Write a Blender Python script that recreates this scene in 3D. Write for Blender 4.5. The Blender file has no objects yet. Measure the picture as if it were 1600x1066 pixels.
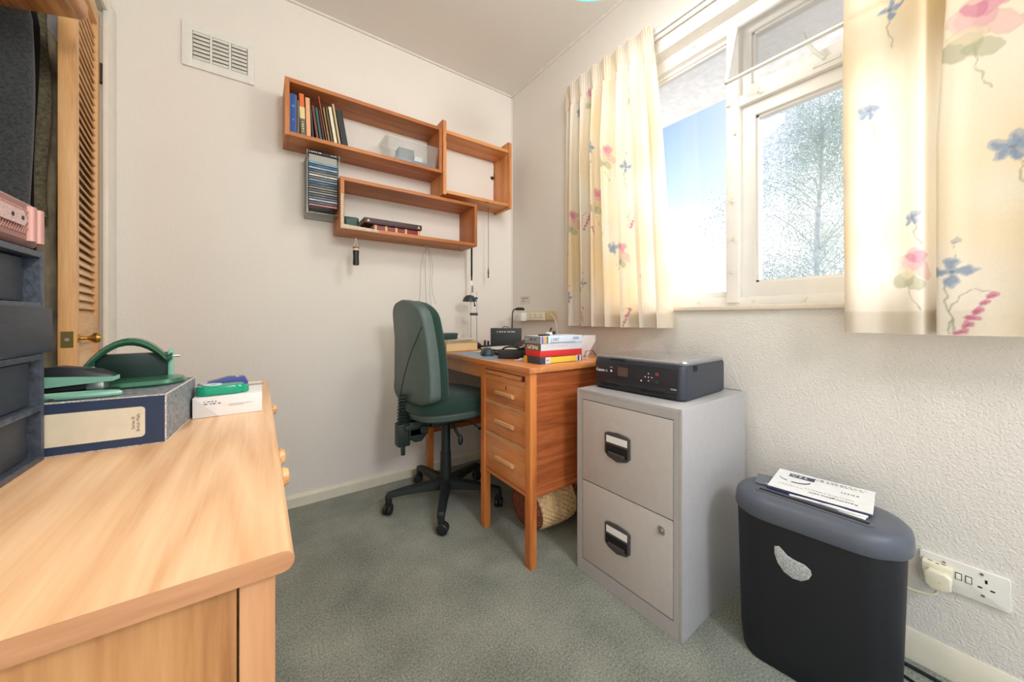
import bpy, bmesh, math, random
import numpy as np
from mathutils import Matrix, Vector
random.seed(7); rng = np.random.default_rng(7)
R = math.radians
SC = bpy.context.scene
COL = SC.collection

# ------------------------------------------------------------------ camera, world, sun, exposure
cd = bpy.data.cameras.new('camera'); cam = bpy.data.objects.new('camera', cd); COL.objects.link(cam)
cd.sensor_width = 36; cd.lens = 36*559/1600; cd.shift_y = -36/1600; cd.clip_start = .02; cd.clip_end = 400
cam.location = (0, 0, .94); cam.rotation_euler = (R(90), 0, R(-35.27)); SC.camera = cam
SC.view_settings.view_transform = 'Standard'; SC.view_settings.look = 'None'
SC.view_settings.exposure = 0.10; SC.view_settings.gamma = 1.0; SC.view_settings.use_curve_mapping = False

W = bpy.data.worlds.new('sky'); SC.world = W; W.use_nodes = True
nt = W.node_tree; nt.nodes.clear()
def N(t, ty, **k):
    n = t.nodes.new(ty)
    for a, b in k.items(): setattr(n, a, b)
    return n
def L(t, a, b): t.links.new(a, b)
out = N(nt, 'ShaderNodeOutputWorld'); bg = N(nt, 'ShaderNodeBackground'); tc = N(nt, 'ShaderNodeTexCoord')
sx = N(nt, 'ShaderNodeSeparateXYZ'); L(nt, tc.outputs['Generated'], sx.inputs[0])
ramp = N(nt, 'ShaderNodeValToRGB'); L(nt, sx.outputs['Z'], ramp.inputs[0])
e = ramp.color_ramp.elements
e[0].position = 0.0; e[0].color = (.95, .97, 1, 1)
e[1].position = 1.0; e[1].color = (.10, .25, .7, 1)
for p, c in ((.17, (1, 1, 1, 1)), (.30, (.60, .78, 1.0, 1)), (.46, (.27, .47, .92, 1))):
    q = e.new(p); q.color = c
# the brighter, whiter side of the sky lies to the south (towards -y)
dt = N(nt, 'ShaderNodeVectorMath', operation='DOT_PRODUCT'); L(nt, tc.outputs['Generated'], dt.inputs[0]); dt.inputs[1].default_value = (.80, -.42, .42)
mr = N(nt, 'ShaderNodeMapRange'); L(nt, dt.outputs['Value'], mr.inputs[0]); mr.inputs[1].default_value = .58; mr.inputs[2].default_value = .86
mx = N(nt, 'ShaderNodeMixRGB'); L(nt, mr.outputs[0], mx.inputs[0]); L(nt, ramp.outputs[0], mx.inputs[1]); mx.inputs[2].default_value = (1.0, 1.0, 1.0, 1)
L(nt, mx.outputs[0], bg.inputs[0]); bg.inputs[1].default_value = 1.25; L(nt, bg.outputs[0], out.inputs[0])

sd = bpy.data.lights.new('sun', 'SUN'); sd.energy = 9.5; sd.angle = R(50); sd.color = (1, .985, .95)
sun = bpy.data.objects.new('sun', sd); COL.objects.link(sun)
sun.rotation_euler = Vector((-.86, .10, -.50)).to_track_quat('-Z', 'Y').to_euler(); sun.location = (6, 0, 5)
LAMP_W = 13
# fill light added behind the camera to brighten the room; it has no fixture
hl = bpy.data.lights.new('fill_light', 'POINT'); hl.energy = 98; hl.shadow_soft_size = .25; hl.color = (1, .98, .95)
ho = bpy.data.objects.new('fill_light', hl); COL.objects.link(ho); ho.location = (.55, -1.5, 2.15)

# ------------------------------------------------------------------ materials
def lin(c):
    return tuple(((v/255)/12.92 if v/255 <= .04045 else ((v/255+.055)/1.055)**2.4) for v in c)
def base(name):
    m = bpy.data.materials.new(name); m.use_nodes = True
    return m, m.node_tree, m.node_tree.nodes['Principled BSDF']
def mat(name, rgb, rough=.5, metal=0, spec=.5, var=.0, scale=40, bump=0, bscale=200, coat=0, trans=0, alpha=None, stretch=None, sheen=0):
    m, t, b = base(name); c = lin(rgb)
    b.inputs['Base Color'].default_value = (*c, 1); b.inputs['Roughness'].default_value = rough
    b.inputs['Metallic'].default_value = metal; b.inputs['Specular IOR Level'].default_value = spec
    b.inputs['Coat Weight'].default_value = coat; b.inputs['Transmission Weight'].default_value = trans
    b.inputs['Sheen Weight'].default_value = sheen
    if alpha is not None: b.inputs['Alpha'].default_value = alpha
    tcn = N(t, 'ShaderNodeTexCoord'); src = tcn.outputs['Object']
    if stretch:
        mp = N(t, 'ShaderNodeMapping'); mp.inputs['Scale'].default_value = stretch; L(t, src, mp.inputs[0]); src = mp.outputs[0]
    nz = N(t, 'ShaderNodeTexNoise'); nz.inputs['Scale'].default_value = scale; nz.inputs['Detail'].default_value = 4; L(t, src, nz.inputs['Vector'])
    v = max(var, .03)
    r = N(t, 'ShaderNodeValToRGB'); L(t, nz.outputs['Fac'], r.inputs[0])
    r.color_ramp.elements[0].position = .3; r.color_ramp.elements[1].position = .7
    r.color_ramp.elements[0].color = (*[x*(1-v) for x in c], 1); r.color_ramp.elements[1].color = (*[min(1, x*(1+v)) for x in c], 1)
    L(t, r.outputs[0], b.inputs['Base Color'])
    if bump:
        n2 = N(t, 'ShaderNodeTexNoise'); n2.inputs['Scale'].default_value = bscale; n2.inputs['Detail'].default_value = 3; L(t, src, n2.inputs['Vector'])
        bp = N(t, 'ShaderNodeBump'); bp.inputs['Strength'].default_value = 1; bp.inputs['Distance'].default_value = bump
        L(t, n2.outputs['Fac'], bp.inputs['Height']); L(t, bp.outputs[0], b.inputs['Normal'])
    return m
def wood(name, dark, mid, light, axis='x', rings=9, rough=.45, knots=0, fine=1.0, coat=.0, seed=0., mult=9, str_=.07):
    """grain runs along axis in object space"""
    m, t, b = base(name); b.inputs['Roughness'].default_value = rough; b.inputs['Coat Weight'].default_value = coat
    b.inputs['Coat Roughness'].default_value = .25
    tcn = N(t, 'ShaderNodeTexCoord'); mp = N(t, 'ShaderNodeMapping'); L(t, tcn.outputs['Object'], mp.inputs[0])
    i = 'xyz'.index(axis); s = [1, 1, 1]; s[i] = str_; mp.inputs['Scale'].default_value = s; mp.inputs['Location'].default_value = (seed, seed*.7, seed*1.3)
    n1 = N(t, 'ShaderNodeTexNoise'); n1.inputs['Scale'].default_value = rings; n1.inputs['Detail'].default_value = 2; n1.inputs['Distortion'].default_value = .3
    L(t, mp.outputs[0], n1.inputs['Vector'])
    ml = N(t, 'ShaderNodeMath', operation='MULTIPLY'); ml.inputs[1].default_value = mult; L(t, n1.outputs['Fac'], ml.inputs[0])
    fr = N(t, 'ShaderNodeMath', operation='PINGPONG'); fr.inputs[1].default_value = 1; L(t, ml.outputs[0], fr.inputs[0])
    n2 = N(t, 'ShaderNodeTexNoise'); n2.inputs['Scale'].default_value = 160*fine; n2.inputs['Detail'].default_value = 3; L(t, mp.outputs[0], n2.inputs['Vector'])
    mp3 = N(t, 'ShaderNodeMapping'); L(t, tcn.outputs['Object'], mp3.inputs[0]); s3 = [1, 1, 1]; s3[i] = .5; mp3.inputs['Scale'].default_value = s3
    n3 = N(t, 'ShaderNodeTexNoise'); n3.inputs['Scale'].default_value = 6; n3.inputs['Detail'].default_value = 3; L(t, mp3.outputs[0], n3.inputs['Vector'])
    a = N(t, 'ShaderNodeMath', operation='MULTIPLY_ADD'); a.inputs[1].default_value = .30; L(t, fr.outputs[0], a.inputs[0]); 
    b2 = N(t, 'ShaderNodeMath', operation='MULTIPLY'); b2.inputs[1].default_value = .50; L(t, n2.outputs['Fac'], b2.inputs[0]); L(t, b2.outputs[0], a.inputs[2])
    a2 = N(t, 'ShaderNodeMath', operation='MULTIPLY_ADD'); a2.inputs[1].default_value = .28; L(t, n3.outputs['Fac'], a2.inputs[0]); L(t, a.outputs[0], a2.inputs[2])
    r = N(t, 'ShaderNodeValToRGB'); L(t, a2.outputs[0], r.inputs[0]); el = r.color_ramp.elements
    el[0].position = .28; el[0].color = (*lin(dark), 1); el[1].position = .82; el[1].color = (*lin(light), 1)
    q = el.new(.54); q.color = (*lin(mid), 1)
    col = r.outputs[0]
    if knots:
        vo = N(t, 'ShaderNodeTexVoronoi'); vo.inputs['Scale'].default_value = knots
        mp2 = N(t, 'ShaderNodeMapping'); s2 = [1, 1, 1]; s2[i] = .55; mp2.inputs['Scale'].default_value = s2; mp2.inputs['Location'].default_value = (seed+.3, .2, .45)
        L(t, tcn.outputs['Object'], mp2.inputs[0]); L(t, mp2.outputs[0], vo.inputs['Vector'])
        kr = N(t, 'ShaderNodeValToRGB'); L(t, vo.outputs['Distance'], kr.inputs[0]); ke = kr.color_ramp.elements
        ke[0].position = .05; ke[0].color = (1, 1, 1, 1); ke[1].position = .12; ke[1].color = (0, 0, 0, 1)
        km = N(t, 'ShaderNodeMixRGB'); L(t, kr.outputs[0], km.inputs[0]); L(t, col, km.inputs[1]); km.inputs[2].default_value = (*[x*.35 for x in lin(dark)], 1)
        col = km.outputs[0]
    L(t, col, b.inputs['Base Color'])
    bp = N(t, 'ShaderNodeBump'); bp.inputs['Distance'].default_value = .0003; bp.inputs['Strength'].default_value = .6; L(t, n2.outputs['Fac'], bp.inputs['Height']); L(t, bp.outputs[0], b.inputs['Normal'])
    return m

M = {}
def wallmat(name, rgb, dist, sc):
    m, t, b = base(name); c = lin(rgb); b.inputs['Roughness'].default_value = .75; b.inputs['Specular IOR Level'].default_value = .3
    tcn = N(t, 'ShaderNodeTexCoord')
    n1 = N(t, 'ShaderNodeTexNoise'); n1.inputs['Scale'].default_value = sc; n1.inputs['Detail'].default_value = 3; n1.inputs['Roughness'].default_value = .6; L(t, tcn.outputs['Object'], n1.inputs['Vector'])
    n2 = N(t, 'ShaderNodeTexNoise'); n2.inputs['Scale'].default_value = 3; L(t, tcn.outputs['Object'], n2.inputs['Vector'])
    r = N(t, 'ShaderNodeValToRGB'); L(t, n2.outputs['Fac'], r.inputs[0]); r.color_ramp.elements[0].color = (*[x*.96 for x in c], 1); r.color_ramp.elements[1].color = (*c, 1)
    L(t, r.outputs[0], b.inputs['Base Color'])
    bp = N(t, 'ShaderNodeBump'); bp.inputs['Distance'].default_value = dist; L(t, n1.outputs['Fac'], bp.inputs['Height']); L(t, bp.outputs[0], b.inputs['Normal'])
    return m
M['wall'] = wallmat('wall_paint', (238, 232, 223), .0016, 130)
M['wallb'] = wallmat('textured_wall_paint', (232, 227, 219), .003, 165)
M['ceil'] = wallmat('ceiling_paint', (232, 227, 220), .001, 140)
M['gloss'] = mat('white_gloss_paint', (238, 234, 222), .35, var=.03, scale=20)
M['skirt'] = mat('cream_gloss_paint', (232, 226, 205), .35, var=.05, scale=14)
M['wframe'] = mat('window_paint', (236, 233, 228), .35, var=.03, scale=10)
M['sill'] = mat('cream_window_board', (226, 212, 195), .4, var=.04)
M['eave'] = mat('rough_white_render', (248, 246, 246), .9, var=.08, scale=30, bump=.004, bscale=40)
m, t, b = base('carpet'); b.inputs['Roughness'].default_value = 1; b.inputs['Specular IOR Level'].default_value = .1; b.inputs['Sheen Weight'].default_value = .3
tcn = N(t, 'ShaderNodeTexCoord'); n1 = N(t, 'ShaderNodeTexNoise'); n1.inputs['Scale'].default_value = 170; n1.inputs['Detail'].default_value = 5; n1.inputs['Roughness'].default_value = .9; L(t, tcn.outputs['Object'], n1.inputs['Vector'])
n2 = N(t, 'ShaderNodeTexNoise'); n2.inputs['Scale'].default_value = 5; n2.inputs['Detail'].default_value = 4; L(t, tcn.outputs['Object'], n2.inputs['Vector'])
ad = N(t, 'ShaderNodeMath', operation='MULTIPLY_ADD'); ad.inputs[1].default_value = .25; L(t, n2.outputs['Fac'], ad.inputs[0]); L(t, n1.outputs['Fac'], ad.inputs[2])
r = N(t, 'ShaderNodeValToRGB'); L(t, ad.outputs[0], r.inputs[0]); el = r.color_ramp.elements
el[0].position = .50; el[0].color = (*lin((94, 104, 90)), 1); el[1].position = .76; el[1].color = (*lin((206, 208, 190)), 1); q = el.new(.62); q.color = (*lin((154, 160, 143)), 1)
L(t, r.outputs[0], b.inputs['Base Color']); bp = N(t, 'ShaderNodeBump'); bp.inputs['Distance'].default_value = .006; L(t, n1.outputs['Fac'], bp.inputs['Height']); L(t, bp.outputs[0], b.inputs['Normal']); M['carpet'] = m

def glassmat(name, tint=(1, 1, 1), rough=0., gl=.08):
    m = bpy.data.materials.new(name); m.use_nodes = True; t = m.node_tree; t.nodes.clear()
    o = N(t, 'ShaderNodeOutputMaterial'); tr = N(t, 'ShaderNodeBsdfTransparent'); tr.inputs[0].default_value = (*tint, 1)
    g = N(t, 'ShaderNodeBsdfGlossy'); g.inputs['Roughness'].default_value = rough; fr = N(t, 'ShaderNodeFresnel'); fr.inputs[0].default_value = 1.3
    mi = N(t, 'ShaderNodeMixShader'); ma = N(t, 'ShaderNodeMath', operation='MULTIPLY_ADD'); ma.inputs[1].default_value = .6; ma.inputs[2].default_value = gl*.2
    L(t, fr.outputs[0], ma.inputs[0]); L(t, ma.outputs[0], mi.inputs[0]); L(t, tr.outputs[0], mi.inputs[1]); L(t, g.outputs[0], mi.inputs[2]); L(t, mi.outputs[0], o.inputs[0])
    return m
M['glass'] = glassmat('window_glass')
def clearplastic(name, rgb, body, rough=.2):
    m = bpy.data.materials.new(name); m.use_nodes = True; t = m.node_tree; t.nodes.clear()
    o = N(t, 'ShaderNodeOutputMaterial'); tr = N(t, 'ShaderNodeBsdfTransparent'); p = N(t, 'ShaderNodeBsdfPrincipled'); p.inputs['Base Color'].default_value = (*lin(rgb), 1); p.inputs['Roughness'].default_value = rough
    mi = N(t, 'ShaderNodeMixShader'); mi.inputs[0].default_value = body; L(t, tr.outputs[0], mi.inputs[1]); L(t, p.outputs[0], mi.inputs[2]); L(t, mi.outputs[0], o.inputs[0])
    return m
M['acrylic'] = clearplastic('clear_acrylic', (205, 215, 215), .16, .1)
M['tub'] = clearplastic('cloudy_plastic', (222, 226, 220), .22, .2)

M['shx'] = wood('shelf_pine_x', (152, 88, 44), (186, 114, 62), (206, 136, 78), 'x', 7, .5)
M['shz'] = wood('shelf_pine_z', (152, 88, 44), (186, 114, 62), (206, 136, 78), 'z', 7, .5, seed=2)
M['knx'] = wood('knotty_pine_x', (176, 106, 52), (212, 142, 84), (226, 160, 100), 'x', 7, .5, knots=9)
M['knz'] = wood('knotty_pine_z', (176, 106, 52), (212, 142, 84), (226, 160, 100), 'z', 7, .5, knots=9, seed=3)
M['chy'] = wood('chest_pine_top', (214, 160, 112), (231, 184, 138), (242, 202, 158), 'y', 5, .35, mult=26, str_=.045, knots=2.6, coat=.25, seed=1.3)
M['chz'] = wood('chest_pine_panel', (156, 102, 56), (188, 134, 82), (204, 154, 100), 'z', 12, .5, seed=4)
M['che'] = wood('chest_pine_edge', (176, 122, 82), (198, 144, 102), (210, 160, 116), 'x', 6, .5, seed=6)
M['chp'] = wood('chest_pine_post', (176, 122, 80), (200, 144, 98), (212, 160, 114), 'z', 8, .5, seed=7)
M['oaky'] = wood('desk_oak_y', (168, 94, 46), (208, 130, 72), (228, 158, 98), 'y', 6, .35, fine=1.3, coat=.3)
M['oakz'] = wood('desk_oak_z', (170, 90, 38), (212, 126, 60), (226, 146, 78), 'z', 8, .45, fine=1.3, seed=2)
M['oakx'] = wood('desk_oak_side', (142, 70, 32), (174, 92, 46), (192, 112, 62), 'x', 22, .45, fine=1.5, seed=5)
M['grip'] = wood('oak_grip', (176, 118, 72), (212, 160, 110), (226, 180, 130), 'y', 8, .45, seed=3)
M['ldz'] = wood('louvre_door_pine_z', (196, 140, 84), (220, 168, 110), (232, 186, 128), 'z', 8, .45, fine=1.4)
M['ldy'] = wood('louvre_slat_pine', (206, 156, 104), (228, 186, 136), (238, 202, 156), 'y', 8, .5)
M['corn'] = wood('orange_pine', (160, 92, 44), (204, 138, 76), (224, 162, 98), 'y', 16, .35, coat=.3, seed=8)
M['knob'] = wood('knob_pine', (190, 130, 76), (226, 172, 116), (240, 196, 140), 'x', 30, .35)
M['brass'] = mat('brass', (190, 150, 80), .3, 1); M['steel'] = mat('steel', (190, 190, 188), .3, 1); M['dsteel'] = mat('dark_steel', (70, 66, 62), .5, .8)
M['blackp'] = mat('black_plastic', (28, 31, 34), .4, var=.1); M['blackm'] = mat('matt_black_plastic', (22, 24, 27), .6, var=.1, bump=.0003, bscale=900)
M['chairsh'] = mat('grey_green_plastic_shell', (84, 102, 98), .42, var=.06, bump=.0003, bscale=900)
M['chairfab'] = mat('dark_green_fabric', (24, 58, 50), .95, var=.25, scale=300, bump=.0008, bscale=900, sheen=.2)
M['chairpl'] = mat('green_black_plastic', (26, 42, 38), .5, var=.1)
M['chairbs'] = mat('black_base_plastic', (26, 34, 34), .5, var=.1, bump=.0004, bscale=300)
M['filing'] = mat('grey_painted_steel', (176, 174, 174), .42, .0, var=.02); M['filingd'] = mat('light_grey_painted_steel', (190, 184, 180), .5, .0, var=.02)
M['handle'] = mat('dark_grey_plastic', (70, 68, 68), .4); M['paper'] = mat('white_paper', (236, 236, 234), .7); M['cream'] = mat('cream_paper', (222, 210, 184), .7, var=.05)
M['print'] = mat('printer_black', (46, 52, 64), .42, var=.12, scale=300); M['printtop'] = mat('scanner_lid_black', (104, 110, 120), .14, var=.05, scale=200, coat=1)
M['screen'] = mat('grey_brown_lcd', (92, 76, 76), .2); M['ink'] = mat('white_ink', (225, 228, 230), .5); M['inkb'] = mat('dark_ink', (40, 42, 50), .6); M['inkr'] = mat('red_ink', (205, 70, 60), .5); M['inkg'] = mat('green_ink', (60, 110, 95), .5)
M['shred'] = mat('shredder_black', (17, 20, 29), .5, var=.08, bump=.0004, bscale=1200); M['shredl'] = mat('shredder_lid_grey', (84, 90, 102), .30, var=.04, bump=.0003, bscale=1300)
M['badge'] = mat('speckled_silver', (190, 194, 196), .35, .3, var=.4, scale=260)
M['wplast'] = mat('white_plastic', (232, 230, 222), .35); M['cplast'] = mat('cream_plastic', (232, 226, 200), .35); M['yplast'] = mat('aged_cream_plastic', (214, 196, 152), .5, var=.12, scale=30)
M['cable'] = mat('black_rubber', (18, 20, 24), .5); M['dark'] = mat('dark_void', (10, 10, 11), .8)
M['rose'] = mat('rose_gold', (186, 142, 134), .5, .35); M['rosem'] = mat('rose_gold_mesh', (160, 122, 116), .45, .6)
M['tower'] = mat('black_painted_wood', (34, 40, 50), .5, var=.35, scale=60, bump=.001, bscale=70, stretch=(1, .25, 1))
M['towerd'] = mat('worn_black_paint_edge', (56, 64, 76), .45, var=.4, scale=90, bump=.001, bscale=90)
M['navy'] = mat('navy_boxboard', (40, 56, 84), .55, var=.08); M['marble'] = mat('marbled_grey_paper', (112, 116, 120), .55, var=.55, scale=120)
M['punch'] = mat('green_metallic_plastic', (50, 104, 78), .28, .35, coat=.3); M['punchd'] = mat('dark_green_metal', (22, 44, 36), .4, .2)
M['mint'] = mat('mint_plastic', (128, 178, 156), .35); M['teal'] = clearplastic('teal_translucent', (0, 158, 120), .86, .15); M['blue'] = mat('blue_plastic', (48, 62, 132), .3)
M['coat1'] = mat('charcoal_wool', (60, 63, 66), .95, var=.45, scale=160, bump=.002, bscale=300, sheen=.3); M['coat2'] = mat('brown_grey_cloth', (176, 160, 132), .9, var=.3, scale=60, stretch=(1, 1, .3)); M['coat3'] = mat('black_cloth', (22, 20, 20), .95)
M['coat4'] = mat('olive_check_cloth', (128, 118, 92), .9, var=.4, scale=120)
M['weave'] = mat('woven_rush', (226, 192, 142), .8, var=.2, scale=60); M['weaved'] = mat('red_brown_rush', (122, 66, 44), .8, var=.35, scale=60)
M['leaf'] = mat('haze_pale_birch_leaf', (206, 214, 200), .7, var=.25, scale=3); M['bark'] = mat('pale_birch_bark', (216, 216, 214), .8, var=.2, scale=8)  # leaf colour washed out to carry the overexposed haze outdoors
M['bounce'] = mat('bounce_ground', (150, 150, 146), 1, var=.2, scale=2); M['house'] = mat('pale_render', (215, 212, 208), .9, var=.06, scale=3); M['roof'] = mat('pale_grey_roof', (196, 194, 194), .8, var=.1, scale=6)  # first one: unseen ground, toned to bounce light up to the eaves
M['shade'] = mat('teal_lamp_glass', (60, 160, 150), .3)
def cm(rgb, rough=.6, **k):
    key = 'c%d_%d_%d' % rgb
    if key not in M: M[key] = mat('cover_' + key, rgb, rough, **k)
    return M[key]

# ------------------------------------------------------------------ mesh builder
WM = {}
def I(): return Matrix.Identity(4)
def frame(o, right, up):
    r_, u_ = Vector(right).normalized(), Vector(up).normalized(); n = r_.cross(u_)
    m = Matrix((r_, u_, n)).transposed().to_4x4(); m.translation = Vector(o); return m
class MB:
    def __init__(s): s.bm = bmesh.new(); s.main = bmesh.new()
    def _fin(s, mi, n0, mtx, fn):
        for f in s.bm.faces: f.material_index = mi
        for v in s.bm.verts:
            if fn: v.co = Vector(fn(*v.co))
            if mtx is not None: v.co = mtx @ v.co
        me = bpy.data.meshes.new('tmp'); s.bm.to_mesh(me); s.main.from_mesh(me); bpy.data.meshes.remove(me); s.bm.clear()
        return s
    def box(s, x0, y0, z0, x1, y1, z1, bev=0, mi=0, m=None, fn=None, seg=2, sub=None):
        r = bmesh.ops.create_cube(s.bm, size=1); vs = r['verts']
        for v in vs: v.co = Vector(((x0+x1)/2+v.co.x*(x1-x0), (y0+y1)/2+v.co.y*(y1-y0), (z0+z1)/2+v.co.z*(z1-z0)))
        if bev:
            ed = list({e for v in vs for e in v.link_edges})
            bmesh.ops.bevel(s.bm, geom=ed, offset=min(bev, .49*min(abs(x1-x0), abs(y1-y0), abs(z1-z0))), segments=seg, profile=.6, affect='EDGES')
        return s._fin(mi, 0, m, fn)
    def cyl(s, p0, p1, r0, r1=None, n=20, mi=0, m=None, caps=True):
        p0, p1 = Vector(p0), Vector(p1); r1 = r0 if r1 is None else r1; d = p1-p0
        q = d.to_track_quat('Z', 'Y').to_matrix().to_4x4(); q.translation = p0
        ra = [s.bm.verts.new(q @ Vector((r0*math.cos(2*math.pi*i/n), r0*math.sin(2*math.pi*i/n), 0))) for i in range(n)]
        rb = [s.bm.verts.new(q @ Vector((r1*math.cos(2*math.pi*i/n), r1*math.sin(2*math.pi*i/n), d.length))) for i in range(n)]
        for i in range(n): s.bm.faces.new((ra[i], ra[(i+1) % n], rb[(i+1) % n], rb[i]))
        if caps: s.bm.faces.new(ra[::-1]); s.bm.faces.new(rb)
        return s._fin(mi, 0, m, None)
    def tube(s, pts, r, n=8, mi=0, m=None, closed=False, rr=None, smooth=0):
        P = [Vector(p) for p in pts]
        for _ in range(smooth):
            Q = [P[0]] if not closed else []
            for i in range(len(P)-(0 if closed else 1)):
                a, b_ = P[i], P[(i+1) % len(P)]; Q += [a*.75+b_*.25, a*.25+b_*.75]
            if not closed: Q.append(P[-1])
            P = Q
        rings = []; up = Vector((0, 0, 1)); k = len(P)
        for i in range(k):
            a = P[(i-1) % k] if (closed or i > 0) else P[i]; c = P[(i+1) % k] if (closed or i < k-1) else P[i]
            d = (c-a).normalized()
            if abs(d.dot(up)) > .97: up = Vector((1, 0, 0)) if abs(d.x) < .9 else Vector((0, 1, 0))
            u = (up-d*up.dot(d)).normalized(); w = d.cross(u); up = u
            q = r if rr is None else rr[min(len(rr)-1, int(i*len(rr)/k))]
            rings.append([s.bm.verts.new(P[i]+(u*math.cos(2*math.pi*j/n)+w*math.sin(2*math.pi*j/n))*q) for j in range(n)])
        for i in range(k if closed else k-1):
            A, B = rings[i], rings[(i+1) % k]
            for j in range(n): s.bm.faces.new((A[j], A[(j+1) % n], B[(j+1) % n], B[j]))
        if not closed: s.bm.faces.new(rings[0][::-1]); s.bm.faces.new(rings[-1])
        return s._fin(mi, 0, m, None)
    def lathe(s, prof, n=32, mi=0, m=None, fn=None):
        rings = []
        for (r_, z) in prof:
            rings.append([s.bm.verts.new((0, 0, z))] if r_ < 1e-6 else [s.bm.verts.new((r_*math.cos(2*math.pi*i/n), r_*math.sin(2*math.pi*i/n), z)) for i in range(n)])
        for A, B in zip(rings, rings[1:]):
            for i in range(n):
                j = (i+1) % n
                if len(A) == 1 and len(B) == 1: continue
                if len(A) == 1: s.bm.faces.new((A[0], B[j], B[i]))
                elif len(B) == 1: s.bm.faces.new((A[i], A[j], B[0]))
                else: s.bm.faces.new((A[i], A[j], B[j], B[i]))
        return s._fin(mi, 0, m, fn)
    def loft(s, rings, mi=0, m=None, caps=True, fn=None):
        RV = [[s.bm.verts.new(p) for p in r_] for r_ in rings]; n = len(RV[0])
        for A, B in zip(RV, RV[1:]):
            for i in range(n): s.bm.faces.new((A[i], A[(i+1) % n], B[(i+1) % n], B[i]))
        if caps: s.bm.faces.new(RV[0][::-1]); s.bm.faces.new(RV[-1])
        return s._fin(mi, 0, m, fn)
    def prism(s, pts, z0, z1, mi=0, m=None, bev=0, fn=None):
        a = [s.bm.verts.new((x, y, z0)) for x, y in pts]; b_ = [s.bm.verts.new((x, y, z1)) for x, y in pts]; n = len(pts)
        fs = [s.bm.faces.new(a[::-1]), s.bm.faces.new(b_)]
        for i in range(n): fs.append(s.bm.faces.new((a[i], a[(i+1) % n], b_[(i+1) % n], b_[i])))
        bmesh.ops.recalc_face_normals(s.bm, faces=fs)
        if bev:
            ed = list({e for f in fs[:2] for e in f.edges}); bmesh.ops.bevel(s.bm, geom=ed, offset=bev, segments=3, profile=.5, affect='EDGES')
        return s._fin(mi, 0, m, fn)
    def ball(s, c, r_, mi=0, m=None, u=20, v=12):
        rr = (r_, r_, r_) if not hasattr(r_, '__len__') else r_
        g = bmesh.ops.create_uvsphere(s.bm, u_segments=u, v_segments=v, radius=1)
        for q in g['verts']: q.co = Vector((c[0]+q.co.x*rr[0], c[1]+q.co.y*rr[1], c[2]+q.co.z*rr[2]))
        return s._fin(mi, 0, m, None)
    def quads(s, faces, mi=0, m=None):
        for f in faces: s.bm.faces.new([s.bm.verts.new(p) for p in f])
        return s._fin(mi, 0, m, None)
    def marks(s, w, h, n, m, mi=0, seed=1):
        """a line of tiny illegible print"""
        q = random.Random(seed); x = -w/2
        while x < w/2:
            l_ = w/n*q.uniform(.4, 1.3); s.box(x, -h/2, 0, min(x+l_, w/2), h/2, .0003, mi=mi, m=m); x += l_+w/n*q.uniform(.3, .9)
        return s
    def text(s, body, size, m, mi=0, ext=.0002, align='CENTER', bold=0):
        cu = bpy.data.curves.new('txt', 'FONT'); cu.body = body; cu.size = size; cu.extrude = ext; cu.align_x = align; cu.align_y = 'CENTER'; cu.resolution_u = 2; cu.offset = bold
        o = bpy.data.objects.new('txt', cu); me = bpy.data.meshes.new_from_object(o)
        vs = [s.bm.verts.new(v.co) for v in me.vertices]
        for p in me.polygons:
            try: s.bm.faces.new([vs[i] for i in p.vertices])
            except ValueError: pass
        bpy.data.objects.remove(o); bpy.data.curves.remove(cu); bpy.data.meshes.remove(me)
        return s._fin(mi, 0, m, None)
    def build(s, name, mats, parent=None, world=False, angle=35, recalc=True):
        s.bm.free(); s.bm = s.main
        if recalc: bmesh.ops.recalc_face_normals(s.bm, faces=s.bm.faces)
        if world and parent is not None:
            iv = WM[parent.as_pointer()].inverted()
            for v in s.bm.verts: v.co = iv @ v.co
        me = bpy.data.meshes.new(name); s.bm.to_mesh(me); s.bm.free()
        for q in (mats if isinstance(mats, (list, tuple)) else [mats]): me.materials.append(q if not isinstance(q, str) else M[q])
        me.polygons.foreach_set('use_smooth', [True]*len(me.polygons)); me.set_sharp_from_angle(angle=R(angle))
        o = bpy.data.objects.new(name, me); COL.objects.link(o)
        if parent is not None: o.parent = parent; WM[o.as_pointer()] = WM[parent.as_pointer()]
        else: WM[o.as_pointer()] = I()
        return o
def place(o, loc, rz=0, rx=0, ry=0):
    o.location = loc; o.rotation_euler = (rx, ry, rz)
    WM[o.as_pointer()] = Matrix.Translation(Vector(loc)) @ o.rotation_euler.to_matrix().to_4x4(); return o
def thing(name, label, cat, loc=(0, 0, 0), rz=0, group=None, rx=0, ry=0):
    o = bpy.data.objects.new(name, None); o.empty_display_size = .05; COL.objects.link(o); place(o, loc, rz, rx, ry)
    return tag(o, label, cat, group)
def tag(o, label, cat, group=None):
    o['label'] = label; o['category'] = cat
    if group: o['group'] = group
    return o
def recenter(o, rz=0):
    """moves a world-space single mesh's origin to the middle of its base"""
    me = o.data; n = len(me.vertices); a = np.empty(n*3); me.vertices.foreach_get('co', a); a = a.reshape(-1, 3)
    c = np.array([(a[:, 0].min()+a[:, 0].max())/2, (a[:, 1].min()+a[:, 1].max())/2, a[:, 2].min()]); me.vertices.foreach_set('co', (a-c).ravel()); me.update(); o.location = c; return o
def struct(o): o['kind'] = 'structure'; return o
def bx(name, mt, parent, *a, **k):
    w = k.pop('world', True); return MB().box(*a, **k).build(name, mt, parent, world=w)
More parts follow.
